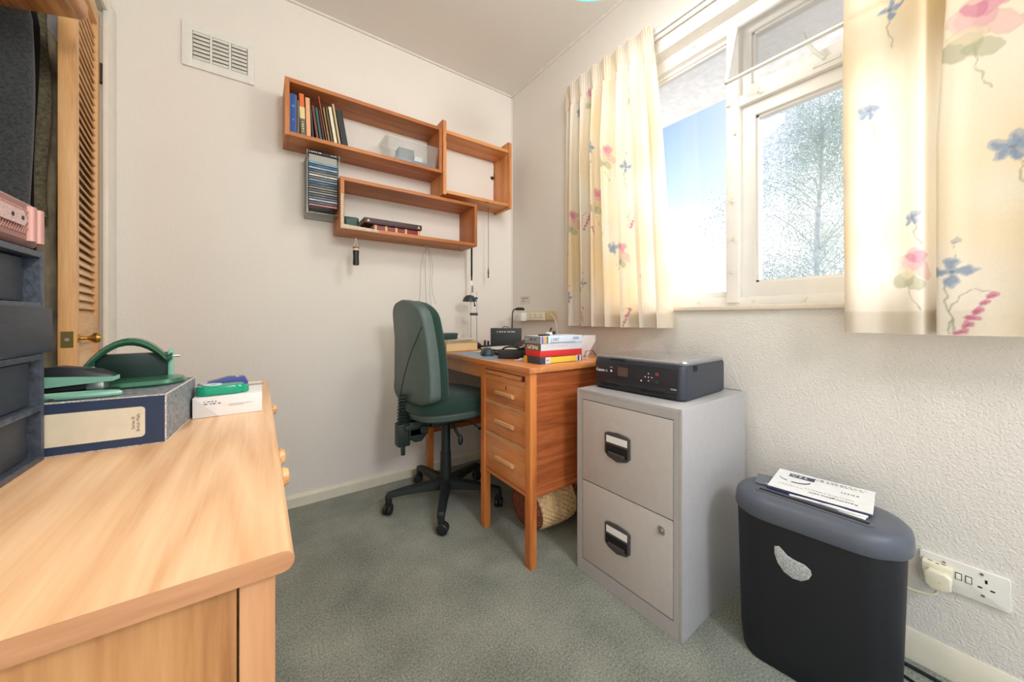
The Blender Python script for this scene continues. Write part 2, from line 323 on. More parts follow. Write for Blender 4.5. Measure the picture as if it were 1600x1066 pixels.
def rrect(w, d, r_, n=8, z=0, cx=0, cy=0):
    pts = []
    for (sx_, sy_, a0) in ((1, 1, 0), (-1, 1, 90), (-1, -1, 180), (1, -1, 270)):
        for i in range(n+1):
            a = R(a0+90*i/n); pts.append((cx+sx_*(w/2-r_)+r_*math.cos(a), cy+sy_*(d/2-r_)+r_*math.sin(a), z))
    return pts
MX = lambda o: frame(o, (0, -1, 0), (0, 0, 1))      # a face that looks towards -x
MY = lambda o: frame(o, (1, 0, 0), (0, 0, 1))       # a face that looks towards -y
MPX = lambda o: frame(o, (0, 1, 0), (0, 0, 1))      # a face that looks towards +x

# ------------------------------------------------------------------ the room
WA, WB, CE, YB = 2.086, 1.475, 2.517, -1.1
XL = -.48
bx('floor', 'carpet', None, -1.2, YB, -.05, WB+.2, WA+.15, 0); struct(bpy.data.objects['floor'])
struct(bx('ceiling', 'ceil', None, -1.2, YB, CE, WB+.2, WA+.15, CE+.1))
struct(bx('wall_back', 'wall', None, -1.2, WA, 0, WB, WA+.12, CE))
# window wall with an opening widened behind the right curtain to light its fold
WY0, WY1, WZ0, WZ1 = .0, 1.235, .985, 2.135
mb = MB()
mb.box(WB, YB, 0, WB+.2, WA+.12, WZ0); mb.box(WB, YB, WZ1, WB+.2, WA+.12, CE); mb.box(WB, YB, WZ0, WB+.2, WY0, WZ1); mb.box(WB, WY1, WZ0, WB+.2, WA+.12, WZ1)
struct(mb.build('wall_right', 'wallb'))
mb = MB(); mb.box(XL-.1, YB, 0, XL, 1.22, CE); mb.box(XL-.1, 1.22, 2.10, XL, WA, CE); mb.box(XL-.1, 2.0, 0, XL, WA, 2.10)
struct(mb.build('wall_left', 'gloss'))
# recess of the built-in wardrobe
mb = MB(); mb.box(-1.18, 1.0, 0, -1.12, WA, 2.4); mb.box(-1.12, 1.0, 0, XL-.1, 1.06, 2.4); mb.box(-1.12, 1.06, 2.3, XL-.1, WA, 2.36)
struct(mb.build('wall_wardrobe', 'wall'))
struct(MB().prism([(0, 0), (.018, 0), (.018, .045), (.006, .060), (0, .060)], -1.0+.52, WB-.001, m=Matrix(((0, 0, 1, 0), (-1, 0, 0, WA), (0, 1, 0, 0), (0, 0, 0, 1)))).build('baseboard_back', 'skirt'))
struct(MB().prism([(0, 0), (.011, 0), (.011, .056), (.003, .080), (0, .080)], YB, WA-.02, m=Matrix(((-1, 0, 0, WB), (0, 0, 1, 0), (0, 1, 0, 0), (0, 0, 0, 1)))).build('baseboard_right', 'skirt'))
struct(MB().box(XL, 1.985, 0, XL+.014, WA-.001, 2.16, bev=.003).box(XL, 1.19, 2.10, XL+.014, 1.985, 2.16, bev=.003).build('trim_1', 'gloss'))   # wardrobe architrave
struct(MB().box(-1.0, WA-.012, CE-.010, WB, WA, CE).box(WB-.012, YB, CE-.010, WB, WA, CE).box(WB-.007, WA-.007, .06, WB, WA, CE).build('trim_2', 'ceil'))

# window
win = struct(bpy.data.objects.new('window_1', None)); COL.objects.link(win); place(win, (1.53, .65, WZ0))
FX0, FX1 = 1.535, 1.60
mb = MB()
mb.box(FX0, WY0-.01, WZ0-.01, FX1, WY1+.01, 1.022, bev=.004); mb.box(FX0, WY0-.01, 2.078, FX1, WY1+.01, WZ1+.01, bev=.004)
mb.box(FX0+.001, WY0-.01, 1.015, FX1-.001, WY0+.035, 2.085); mb.box(FX0+.001, WY1-.035, 1.015, FX1-.001, WY1+.01, 2.085)
mb.box(FX0-.012, .628, 1.0, FX1-.002, .672, 2.12, bev=.004)
mb.box(FX0-.006, WY0+.03, 1.765, FX1-.003, .633, 1.805, bev=.004)
struct(mb.build('window_frame', 'wframe', win, world=True))
def sash(y0, y1, z0, z1, w, x0, x1, name='casement'):
    mb = MB(); mb.box(x0-.0006, y0, z0, x1+.0006, y1, z0+w*1.15, bev=.002); mb.box(x0-.0006, y0, z1-w, x1+.0006, y1, z1, bev=.002); mb.box(x0, y0, z0+w*1.15-.002, x1, y0+w, z1-w+.002); mb.box(x0, y1-w, z0+w*1.15-.002, x1, y1, z1-w+.002)
    mb.box(x0+.012, y0+w-.001, z0+w, x1-.008, y0+w+.008, z1-w); mb.box(x0+.012, y1-w-.008, z0+w, x1-.008, y1-w+.001, z1-w); mb.box(x0+.012, y0+w, z0+w*1.15-.001, x1-.008, y1-w, z0+w*1.15+.008); mb.box(x0+.012, y0+w, z1-w-.008, x1-.008, y1-w, z1-w+.001)
    return struct(mb.build(name, 'wframe', win, world=True))
sash(WY0+.035, .628, 1.022, 1.765, .048, 1.55, 1.60)
sash(WY0+.035, .628, 1.805, 2.078, .034, 1.55, 1.60, 'fanlight')
sash(.672, WY1-.035, 1.022, 2.078, .014, 1.56, 1.60, 'fixed_light')
for (a, b_, c_, d_) in ((WY0+.08, .585, 1.07, 1.72), (WY0+.06, .60, 1.835, 2.05), (.68, WY1-.04, 1.03, 2.07)):
    struct(MB().box(1.583, a, c_, 1.587, b_, d_).build('window_pane', 'glass', win, world=True))
# inward tilted secondary pane over the fanlight
hm = Matrix.Translation((1.515, 0, 2.075)) @ Matrix.Rotation(R(19), 4, 'Y')
mb = MB(); h_, w_ = .275, .010
mb.box(-.006, .13, -h_, .006, .635, -h_+w_, bev=.002, m=hm); mb.box(-.006, .13, -w_, .006, .635, 0, bev=.002, m=hm); mb.box(-.006, .13, -h_, .006, .14, 0, bev=.002, m=hm); mb.box(-.006, .625, -h_, .006, .635, 0, bev=.002, m=hm)
struct(mb.build('secondary_sash', 'wframe', win, world=True))
struct(MB().box(-.001, .14, -h_+w_, .001, .625, -w_, m=hm).build('secondary_pane', 'glass', win, world=True))
# small white turn clips, stays and window board
for (y, z) in ((.655, 1.95), (.640, 1.66), (.652, 1.40), (.645, 1.25), (.651, 1.12), (.78, 1.002), (.575, 1.002), (.42, 1.0), (.80, 2.10), (.56, 1.785), (.665, 1.78)):
    a = random.uniform(-.6, .6)
    struct(MB().cyl((1.522, y, z), (1.510, y, z), .0045, n=10).tube([(1.512, y, z), (1.510, y-.012*math.cos(a), z+.010+.006*a)], .003, n=6).build('turn_clip', 'cplast', win, world=True))
struct(MB().tube([(1.605, .70, 1.46), (1.618, .706, 1.44), (1.622, .712, 1.41), (1.622, .722, 1.385)], .006, n=8, smooth=2).ball((1.622, .722, 1.383), .010).build('catch_lever', 'wplast', win, world=True))
struct(MB().tube([(1.56, .50, 1.812), (1.56, .47, 1.845), (1.56, .43, 1.85), (1.56, .40, 1.822)], .005, smooth=2).tube([(1.53, .37, 1.80), (1.51, .40, 1.84), (1.50, .42, 1.90)], .006, smooth=2).box(1.526, .33, 1.782, 1.53, .40, 1.792).build('window_stay', 'wplast', win, world=True))
struct(MB().box(1.462, WY0-.03, .970, 1.536, WY1+.03, .987, bev=.004).build('window_board', 'sill', win, world=True))
struct(MB().box(1.60, -1.0, 2.19, 2.12, 3.4, 2.27).box(2.10, -1.0, 2.17, 2.14, 3.4, 2.40).build('trim_3', 'eave'))       # eaves soffit outside
# curtain track
t_ = thing('curtain_track', 'white metal double curtain track fixed along the top of the window recess', 'curtain rail', (1.43, .65, 2.2))
MB().box(1.4395, -.12, 2.205, 1.446, 1.47, 2.222, bev=.002).box(1.453, -.12, 2.190, 1.463, 1.47, 2.204, bev=.002).build('rail', 'wframe', t_, world=True)
for y in (-.05, .65, 1.40): MB().box(1.442, y-.008, 2.198, 1.4745, y+.008, 2.214).build('bracket', 'wplast', t_, world=True)

# ------------------------------------------------------------------ curtains
def blot(u, v, cx, cy, s, p=1): return np.exp(-(((u-cx)**2+(v-cy)**2)/(s*s))**p)
def ell(u, v, cx, cy, a, b_, th):
    c, s_ = math.cos(th), math.sin(th); x = (u-cx)*c+(v-cy)*s_; y = -(u-cx)*s_+(v-cy)*c; return (x/a)**2+(y/b_)**2
def paintm(C, msk, col, k): C += (np.array(col)-C)*(msk*k*(.80 if k > .3 else 1))[:, None]
def sst(q): return np.clip((1.15-q)/.35, 0, 1)
def stem(C, u, v, pts, w=.0016, col=(96, 112, 92), k=.6):
    P = [Vector((*p, 0)) for p in pts]
    for _ in range(3):
        Q = [P[0]]
        for a, b_ in zip(P, P[1:]): Q += [a*.75+b_*.25, a*.25+b_*.75]
        Q.append(P[-1]); P = Q
    d = np.full(len(u), 9.)
    for a, b_ in zip(P, P[1:]):
        e_ = b_-a; l2 = max(e_.length_squared, 1e-9); tt = np.clip(((u-a.x)*e_.x+(v-a.y)*e_.y)/l2, 0, 1)
        d = np.minimum(d, np.hypot(u-a.x-tt*e_.x, v-a.y-tt*e_.y))
    paintm(C, np.clip(1.4-d/w, 0, 1), lin(col), k)
def iris(C, u, v, x, y, s=1., tall=.13):
    stem(C, u, v, [(x, y), (x-.012*s, y-.04*s), (x+.004, y-tall*s)]); stem(C, u, v, [(x, y+.01), (x+.004, y+.04*s), (x+.006, y+.07*s)], .001)
    for th, a in ((90, .026), (-90, .022), (8, .028), (172, .026)):
        cx, cy = x+math.cos(R(th))*.019*s, y+math.sin(R(th))*.019*s
        q = ell(u, v, cx, cy, a*.72*s, .0095*s, R(th)); paintm(C, sst(q), lin((150, 168, 190)), .85); paintm(C, sst(q*2.2), lin((112, 136, 170)), .6)
    paintm(C, sst(ell(u, v, x, y, .005, .005, 0)), lin((90, 96, 90)), .7); paintm(C, sst(ell(u, v, x+.006, y+.072*s, .005, .009, 0)), lin((150, 160, 160)), .7)
def bluefl(C, u, v, x, y, s=1., th0=0):
    stem(C, u, v, [(x, y), (x+.012*s, y-.04*s), (x+.01*s, y-.07*s), (x+.03*s, y-.12*s)])
    for th in (20, 75, 150, 225, 300):
        th += th0; cx, cy = x+math.cos(R(th))*.016*s, y+math.sin(R(th))*.016*s
        q = ell(u, v, cx, cy, .019*s, .0125*s, R(th)); paintm(C, sst(q), lin((148, 166, 188)), .8); paintm(C, sst(ell(u, v, cx-.002, cy-.003, .012*s, .006*s, R(th))), lin((104, 130, 166)), .6)
    paintm(C, sst(ell(u, v, x, y, .005, .005, 0)), lin((150, 130, 90)), .8)
def bells(C, u, v, x, y, s=1.):
    pts = [(x-.035*s, y-.07*s), (x-.035*s, y), (x-.01*s, y+.035*s), (x+.02*s, y+.03*s)]; stem(C, u, v, pts)
    for i in range(6):
        a = i/5; cx, cy = x+.022*s-.042*s*a, y+.022*s-.088*s*a
        q = ell(u, v, cx, cy, .010*s, .0085*s, R(30)); paintm(C, sst(q), lin((208, 112, 148)), .85); paintm(C, sst(ell(u, v, cx-.002, cy-.002, .006*s, .004*s, R(30))), lin((184, 78, 124)), .6)
def rose(C, u, v, x, y, s=1.):
    stem(C, u, v, [(x-.01, y-.05*s), (x-.012, y-.10*s), (x+.01, y-.15*s)])
    for (dx, dy, a, b_, th, c_) in ((-.03, -.05, .034, .024, 30, (160, 164, 132)), (.0, -.062, .028, .018, -25, (176, 178, 146)), (.018, -.02, .040, .020, -40, (226, 182, 180)), (-.008, .014, .034, .030, 70, (226, 170, 180)), (-.03, .004, .026, .020, 120, (236, 196, 192)), (.012, .022, .022, .016, 20, (218, 148, 170)), (-.012, .022, .014, .020, 60, (206, 128, 156)), (-.02, -.028, .030, .018, -10, (230, 214, 184))):
        q = ell(u, v, x+dx*s, y+dy*s, a*s, b_*s, R(th)); paintm(C, sst(q), lin(c_), .75); rim = np.exp(-((q-1)/.16)**2); paintm(C, rim, [k*.7 for k in lin(c_)], .35)
def cloth_colors(u, v, seed, motifs):
    rs = np.random.default_rng(seed); C = np.tile(np.array(lin((239, 230, 217))), (len(u), 1))
    for _ in range(46):
        cx, cy, s_ = rs.uniform(u.min(), u.max()), rs.uniform(v.min(), v.max()), rs.uniform(.05, .14)
        paintm(C, blot(u, v*.7, cx, cy*.7, s_), lin((238, 210, 150)), rs.uniform(.15, .55))
    for _ in range(26):
        cx, cy, s_ = rs.uniform(u.min(), u.max()), rs.uniform(v.min(), v.max()), rs.uniform(.05, .12)
        paintm(C, blot(u, v, cx, cy, s_), lin((240, 238, 228)), rs.uniform(.3, .6))
    g = rs.normal(0, .012, len(u)); C *= (1+g)[:, None]
    wu = u+.0026*np.sin(v*120+2*np.sin(u*95))+.0012*np.sin(v*260+u*190); wv = v+.0026*np.sin(u*135+2*np.sin(v*80))+.0012*np.sin(u*280-v*170)
    for f, x, y, s_ in motifs: f(C, wu, wv, x, y, s_)
    return np.clip(C, 0, 1)
m = bpy.data.materials.new('floral_curtain_cloth'); m.use_nodes = True; t = m.node_tree; t.nodes.clear()
o_ = N(t, 'ShaderNodeOutputMaterial'); at = N(t, 'ShaderNodeVertexColor'); at.layer_name = 'print'; df = N(t, 'ShaderNodeBsdfDiffuse'); tl = N(t, 'ShaderNodeBsdfTranslucent'); ms = N(t, 'ShaderNodeMixShader'); ms.inputs[0].default_value = .36
tcn = N(t, 'ShaderNodeTexCoord'); nz = N(t, 'ShaderNodeTexNoise'); nz.inputs['Scale'].default_value = 900; L(t, tcn.outputs['Object'], nz.inputs[0]); bp = N(t, 'ShaderNodeBump'); bp.inputs['Distance'].default_value = .0004; L(t, nz.outputs[0], bp.inputs['Height']); L(t, bp.outputs[0], df.inputs['Normal'])
L(t, at.outputs[0], df.inputs[0]); L(t, at.outputs[0], tl.inputs[0]); L(t, df.outputs[0], ms.inputs[1]); L(t, tl.outputs[0], ms.inputs[2]); L(t, ms.outputs[0], o_.inputs[0]); M['curtain'] = m
def cloth(name, path, z0, z1, nz_, seed, motifs, parent, dx=0.):
    """path(z) -> (n,2) array of x,y along the cloth; colours follow the unfolded cloth"""
    zs = np.linspace(z0, z1, nz_); P0 = path((z0+z1)/2); n = len(P0)
    U = np.concatenate([[0], np.cumsum(np.hypot(*np.diff(P0, axis=0).T))])
    co = np.zeros((nz_, n, 3))
    for i, z in enumerate(zs): p = path(z); co[i, :, 0] = p[:, 0]+dx; co[i, :, 1] = p[:, 1]; co[i, :, 2] = z
    uu = np.tile(U, nz_); vv = np.repeat(zs, n); C = cloth_colors(uu, vv, seed, motifs)
    iv = np.array(WM[parent.as_pointer()].inverted()); co = co.reshape(-1, 3)@iv[:3, :3].T+iv[:3, 3]
    ix = np.arange(nz_*n).reshape(nz_, n); F = np.stack([ix[:-1, :-1], ix[:-1, 1:], ix[1:, 1:], ix[1:, :-1]], -1).reshape(-1, 4)
    me = bpy.data.meshes.new(name); me.vertices.add(len(co)); me.vertices.foreach_set('co', co.ravel()); me.loops.add(F.size); me.loops.foreach_set('vertex_index', F.ravel())
    me.polygons.add(len(F)); me.polygons.foreach_set('loop_start', np.arange(0, F.size, 4)); me.polygons.foreach_set('loop_total', np.full(len(F), 4)); me.update()
    ca = me.color_attributes.new('print', 'FLOAT_COLOR', 'POINT'); ca.data.foreach_set('color', np.column_stack([C, np.ones(len(C))]).ravel())
    me.polygons.foreach_set('use_smooth', [True]*len(F)); me.materials.append(M['curtain'])
    o = bpy.data.objects.new(name, me); COL.objects.link(o); o.parent = parent; WM[o.as_pointer()] = WM[parent.as_pointer()]; return o
def left_path(z):
    s_ = np.linspace(0, 1, 420); k = np.clip((2.22-z)/1.32, 0, 1)
    yl = 1.455+.02*k; yr = .925-.085*k**.8
    y = yl+(yr-yl)*s_; ph = s_*7.2*2*np.pi
    fold = np.sin(ph+.7*np.sin(3.1*s_*2+1))*(.012+.030*min(1, k*3))*(1-.25*np.sin(s_*9)) + .004*np.sin(s_*23+z*3)
    y = y+.018*min(1, k*3)*np.cos(ph)
    if k < .09: fold = fold*.6+.006*np.sin(s_*52*2*np.pi)*(1-k/.09)
    lean = .012*(1-k)
    return np.stack([1.395+fold+.012*k-lean*0, y], -1)
ct = thing('curtain', 'pale yellow floral curtain with deep pleats, hanging left of the window', 'curtain', (1.40, 1.15, .897))
mo = [(rose, .16, 1.48, 1), (bells, .36, 1.47, .9), (iris, .62, 1.05, 1), (bells, .70, .99, .9), (iris, .13, 1.05, .9), (rose, .55, 1.55, 1), (bluefl, .42, 1.27, .8), (bluefl, .80, 1.28, .9), (rose, .25, 1.14, .8), (bells, .05, 1.33, .9), (bluefl, .22, 2.05, .9), (rose, .40, 2.10, .8), (bells, .62, 2.0, .9), (iris, .5, 1.8, .9), (bells, .23, 1.80, .8), (rose, .78, 1.74, .9), (bluefl, .9, 1.55, .8), (iris, .32, 1.12, .8), (bells, .3, .97, .9), (bells, .9, 1.95, .8), (rose, .98, 1.25, .9), (iris, 1.02, 1.65, .9), (bells, 1.05, 1.42, .8), (bluefl, .86, 1.10, .8), (rose, .70, 1.38, .8), (iris, .90, 1.30, .8), (bells, .47, 1.38, .8), (bluefl, 1.12, 1.12, .8), (rose, 1.1, 2.0, .8), (bells, 1.0, .96, .8)]
cloth('cloth', left_path, .897, 2.225, 330, 3, mo, ct)
cloth('hem', left_path, .898, .962, 16, 8, [(bells, .70, .94, .9), (bells, .3, .94, .9)], ct, dx=.004)
cloth('heading_tape', left_path, 2.13, 2.222, 14, 9, [], ct, dx=.004)
for i in range(6): y = 1.44-i*.098; MB().tube([(1.420, y, 2.18), (1.423, y, 2.20), (1.436, y, 2.212), (1.432, y, 2.196)], .0018, n=5).build('curtain_hook', 'wplast', ct, world=True)
MB().tube([(1.392, .925, 2.16), (1.388, .918, 2.10), (1.389, .914, 2.06), (1.391, .920, 2.055), (1.389, .916, 2.12)], .0015, n=5, smooth=2).build('draw_cord', 'wplast', ct, world=True)
def right_path(z):
    g = .036*np.clip((z-1.38)/.75, 0, 1)
    k = np.clip((2.22-z)/1.3, 0, 1)
    c = [(1.432, .268), (1.412, .288+.01*k), (1.392, .292-.008*np.sin(z*3)), (1.386, .266), (1.402, .235), (1.410, .205), (1.395, .175), (1.380, .160), (1.376, .142), (1.384, .134), (1.408, .128), (1.432, .118), (1.434, .100-g), (1.412, .098-g), (1.385, .110-g), (1.366, .120-g), (1.362, .100-g*.5), (1.374, .055), (1.381, .02), (1.372, -.03), (1.384, -.08), (1.376, -.14), (1.39, -.18)]
    P = np.array(c); 
    for _ in range(4):
        Q = [P[0]]
        for a, b_ in zip(P[:-1], P[1:]): Q += [a*.75+b_*.25, a*.25+b_*.75]
        Q.append(P[-1]); P = np.array(Q)
    P[:, 0] += .003*np.sin(P[:, 1]*60+z*2)
    return P
cr = thing('curtain', 'pale yellow floral curtain, flatter and nearer, hanging right of the window', 'curtain', (1.39, .08, .898))
cloth('cloth', right_path, .898, 2.225, 420, 5, [(rose, .435, 1.64, 1.1), (bluefl, .475, 1.325, 1.05), (iris, .392, 1.05, 1.05), (bells, .425, .972, 1.0), (bluefl, .105, 1.52, .8), (bluefl, .52, 1.60, 1.0), (rose, .205, 1.08, .8), (bluefl, .20, 1.20, .6), (bluefl, .022, 1.33, .9), (iris, .15, 1.78, .8), (rose, .56, .98, .9), (bells, .56, 1.4, .9), (iris, .3, 2.0, .9)], cr)
cloth('hem', right_path, .899, .962, 16, 6, [(bells, .425, .972, 1.)], cr, dx=.004)

# ------------------------------------------------------------------ wall shelves on the back wall
def board(name, mt, par, *a): return bx(name, mt, par, *a, bev=.0015)
S1 = thing('wall_shelf', 'long pine box shelf, highest on the wall, with books at its left end', 'shelf', (.476, 1.995, 1.769))
t0 = .018
board('side_panel', 'shz', S1, .095, 1.903, 1.769, .095+t0, WA-.001, 2.03); board('side_panel', 'shz', S1, .857-t0, 1.903, 1.769, .857, WA-.001, 2.03)
board('top_board', 'shx', S1, .095+t0, 1.903, 2.03-t0, .857-t0, WA-.001, 2.03); board('bottom_board', 'shx', S1, .095+t0, 1.903, 1.769, .857-t0, WA-.001, 1.769+t0)
S2 = thing('wall_shelf', 'short knotty pine shelf with taller side panels, standing empty nearest the room corner', 'shelf', (1.10, 1.99, 1.648))
for x0 in (.859, 1.318):
    MB().prism([(0, .0), (.19, 0), (.19, .43), (.012, .43), (0, .418)], x0, x0+.020, m=Matrix(((0, 0, 1, 0), (1, 0, 0, 1.894), (0, 1, 0, 1.649), (0, 0, 0, 1))), bev=.001).build('side_panel', 'knz', S2, world=True)
board('top_board', 'knx', S2, .879, 1.905, 2.008, 1.318, WA-.001, 2.028); board('bottom_board', 'knx', S2, .879, 1.900, 1.660, 1.318, WA-.001, 1.678)
for (x, z) in ((1.312, 1.90), (.885, 1.90)): MB().lathe([(0, 0), (.012, 0), (.012, .003), (.004, .004), (0, .004)], 16, m=frame((x-.006 if x > 1 else x+.006, WA-.001, z), (1, 0, 0), (0, 0, 1))).build('mirror_plate', 'dsteel', S2, world=True)
S3 = thing('wall_shelf', 'long pine box shelf, lowest on the wall, with an album on it and hooks beneath', 'shelf', (.70, 1.98, 1.372))
board('side_panel', 'shz', S3, .320, 1.885, 1.372, .320+t0, WA-.001, 1.626); board('side_panel', 'shz', S3, 1.076-t0, 1.885, 1.372, 1.076, WA-.001, 1.626)
board('top_board', 'shx', S3, .338, 1.885, 1.608, 1.058, WA-.001, 1.626); board('bottom_board', 'shx', S3, .338, 1.885, 1.372, 1.058, WA-.001, 1.390)
for x in (.405, .655, .79, .99):
    MB().cyl((x, 1.96, 1.3725), (x, 1.96, 1.362), .0018, n=8).tube([(x, 1.96, 1.364), (x+.006, 1.957, 1.358), (x+.006, 1.955, 1.350), (x, 1.953, 1.346), (x-.006, 1.955, 1.350)], .0016, n=6, smooth=2).build('cup_hook', 'brass', S3, world=True)
lc = tag(MB().prism([(0, 0), (.18, 0), (.17, .013), (.012, .020), (.012, .165), (0, .165)], -.0006, .0006, m=MY((.322, 1.8838, 1.376))).build('lace_trim', mat('lace_paper', (206, 192, 168), .8, var=.5, scale=300)), 'cream lacy paper strip stuck round the lower left corner of the bottom shelf', 'paper strip'); recenter(lc)

# books on the top shelf: (x at base, thickness, height, depth, lean, cover, extra, label)
def book(x, th, h, dp, lean, col, label, kind='plain', yf=1.912, col2=None, col3=None):
    t = thing('book', label, 'book', (x, yf, 1.7872), 0, 'books on the top shelf', ry=-lean)
    cv = cm(col, .55)
    mb = MB()
    if kind == 'round':
        mb.prism([(0, .006), (.003, .001), (th/2, -.002), (th-.003, .001), (th, .006), (th, dp), (0, dp)], 0, h)
    else:
        mb.box(0, 0, 0, th, .0018, h).box(0, 0, 0, .0014, dp, h).box(th-.0014, 0, 0, th, dp, h)
    mats = [cv]
    if kind == 'bands':
        mb.box(.0001, -.0004, h*.0, th-.0001, .0, h*.40, mi=1).box(.0001, -.0004, h*.40, th-.0001, 0, h*.68, mi=2); mats += [cm(col2), cm(col3)]
        mb.marks(h*.25, .006, 7, frame((th/2, -.0006, h*.20), (0, 0, -1), (1, 0, 0)), mi=2)
    if kind == 'round': 
        mb.text('III', th*.5, MY((th/2, -.0022, h*.68)), mi=1); mb.text('II', th*.4, MY((th/2, -.0022, h*.33)), mi=1); mats += [cm((170, 190, 215))]
    mb.build('cover', mats, t)
    MB().box(.0015, .002, .002, th-.0015, dp-.003, h-.003).build('pages', cm((222, 208, 176), .8), t)
    return t
book(.1135, .028, .178, .15, 0, (34, 76, 150), 'thick royal blue book with rounded spine at the left end of the top shelf', 'round')
book(.1425, .011, .155, .13, 0, (112, 104, 98), 'thin grey-brown book standing right of the royal blue book')
book(.1575, .021, .190, .14, .04, (226, 110, 54), 'book whose spine is orange above, cream in the middle and grey-green below', 'bands', col2=(104, 104, 84), col3=(226, 206, 150))
book(.180, .020, .180, .14, .03, (232, 170, 122), 'peach-coloured book right of the orange banded spine')
book(.2030, .010, .130, .11, .07, (52, 56, 54), 'short dark grey book between the peach book and a mottled red one')
book(.2205, .012, .150, .12, .13, (122, 64, 56), 'mottled dark red book leaning left beside the green one')
book(.235, .012, .148, .12, .14, (52, 96, 88), 'teal green book leaning left among the dark red ones')
book(.249, .010, .140, .12, .15, (74, 36, 40), 'dark maroon book leaning between teal green book and the tall thin one')
book(.262, .007, .205, .17, .17, (168, 84, 60), 'tallest thin reddish booklet with a pale edge, leaning left')
book(.272, .009, .158, .13, .16, (150, 138, 84), 'olive and tan thin book leaning beside the tallest reddish booklet')
book(.284, .010, .160, .13, .16, (112, 84, 62), 'brown thin book leaning between the olive one and the cream one')
book(.297, .016, .170, .13, .16, (226, 216, 190), 'cream-white book leaning left in the leaning row')
book(.3165, .012, .190, .15, .16, (196, 172, 132), 'tan tall book leaning against the black book')
book(.332, .028, .168, .15, .17, (36, 40, 44), 'wide black book leaning at the right end of the row of books')

# plastic box
PB = thing('storage_tub', 'cloudy clear plastic tub holding blue papers on the top shelf', 'box', (.70, 1.995, 1.7875))
pb_r = [(.265, .13, 0), (.30, .155, .124)]
mb = MB(); mb.loft([rrect(.26, .13, .015, 5, 0), rrect(.295, .150, .015, 5, .118)], caps=False); mb.loft([rrect(.26, .13, .015, 5, 0), rrect(.255, .125, .015, 5, .0005)]); mb.build('tub_body', 'tub', PB)
MB().loft([rrect(.308, .162, .015, 5, .116), rrect(.310, .164, .015, 5, .122), rrect(.296, .150, .014, 5, .128)]).build('tub_lid', 'tub', PB)
o = tag(MB().box(-.105, -.045, 0, .105, .035, .034, bev=.003).box(-.085, -.045, .034, .0, .02, .088, mi=1).box(.005, -.025, .030, .05, .02, .070, mi=2, fn=lambda x, y, z: (x+.2*(z-.03), y, z)).build('note_pads', [cm((58, 96, 134)), cm((54, 70, 80)), cm((226, 226, 220))]), 'blue and white paper packets inside the cloudy plastic tub', 'papers'); place(o, (.71, 2.0, 1.790))

# acrylic CD rack
RK = thing('cd_rack', 'clear acrylic CD rack fixed on the wall under the left end of the top shelf', 'CD rack', (.254, 2.0, 1.44))
mb = MB(); a0, a1, y0, y1, z0, z1, w_ = .184, .324, 1.930, WA-.002, 1.440, 1.735, .004
mb.box(a0, y0, z0, a0+w_, y1, z1).box(a1-w_, y0, z0, a1, y1, z1).box(a0+w_, y0, z0, a1-w_, y1, z0+w_).box(a0+w_, y1-w_, z0, a1-w_, y1, z1)
mb.box(a0-.001, y0-.003, z0, a0+.003, y0, z1).box(a1-.003, y0-.003, z0, a1+.001, y0, z1)
mb.build('rack_body', 'acrylic', RK, world=True)
MB().box(a0+w_, y0+.002, z1-.011, a1-w_, y1-w_, z1-.002).box(a0+w_, y1-.012, z0+w_, a1-w_, y1-w_, z1-.012, mi=2).box(a0+.010, y0+.012, 1.688, a1-.010, y1-.014, z1-.013, mi=2).marks(.05, .004, 8, MY((a0+.035, y0+.0015, z1-.005)), mi=1).marks(.025, .004, 4, MY((a1-.025, y0+.0015, z1-.005)), mi=1, seed=3).build('rack_top', [cm((48, 56, 66)), M['ink'], cm((168, 166, 156))], RK, world=True)
cols = [((104, 170, 205), 'light blue'), ((24, 76, 110), 'dark blue'), ((150, 196, 220), 'pale blue'), ((28, 60, 84), 'inky blue'), ((120, 122, 116), 'mid grey'), ((226, 220, 208), 'off-white'), ((110, 96, 86), 'brown-grey'), ((98, 160, 196), 'sky blue'), ((20, 56, 80), 'navy'), ((62, 66, 66), 'charcoal'), ((128, 128, 118), 'stone grey'), ((70, 72, 66), 'olive grey'), ((140, 140, 130), 'putty grey'), ((50, 54, 54), 'near-black'), ((86, 92, 110), 'slate blue'), ((190, 196, 205), 'silver'), ((60, 62, 70), 'graphite'), ((206, 110, 90), 'coral red')]
for i, (c_, nm) in enumerate(cols):
    z = 1.676-i*.0118
    t = thing('cd_case', '%s CD case, %s' % (nm, 'topmost in the clear wall rack' if i == 0 else ('lowest in the clear wall rack' if i == 17 else 'between the %s and %s ones' % (cols[i-1][1], cols[i+1][1]))), 'CD', (.254, 1.935, z), 0, 'CD cases in the clear rack')
    MB().box(-.0655, 0, 0, .0655, .130, .0098, bev=.0008).build('case', cm((58, 62, 66), .25), t)
    MB().box(-.060, -.0006, .0018, .060, 0, .0082).marks(.05, .002, 9, MY((random.uniform(-.02, .02), -.0007, .005)), mi=1, seed=i).build('spine_label', [cm(c_, .4), cm((150, 150, 150)) if sum(c_) < 400 else cm((110, 110, 110))], t)

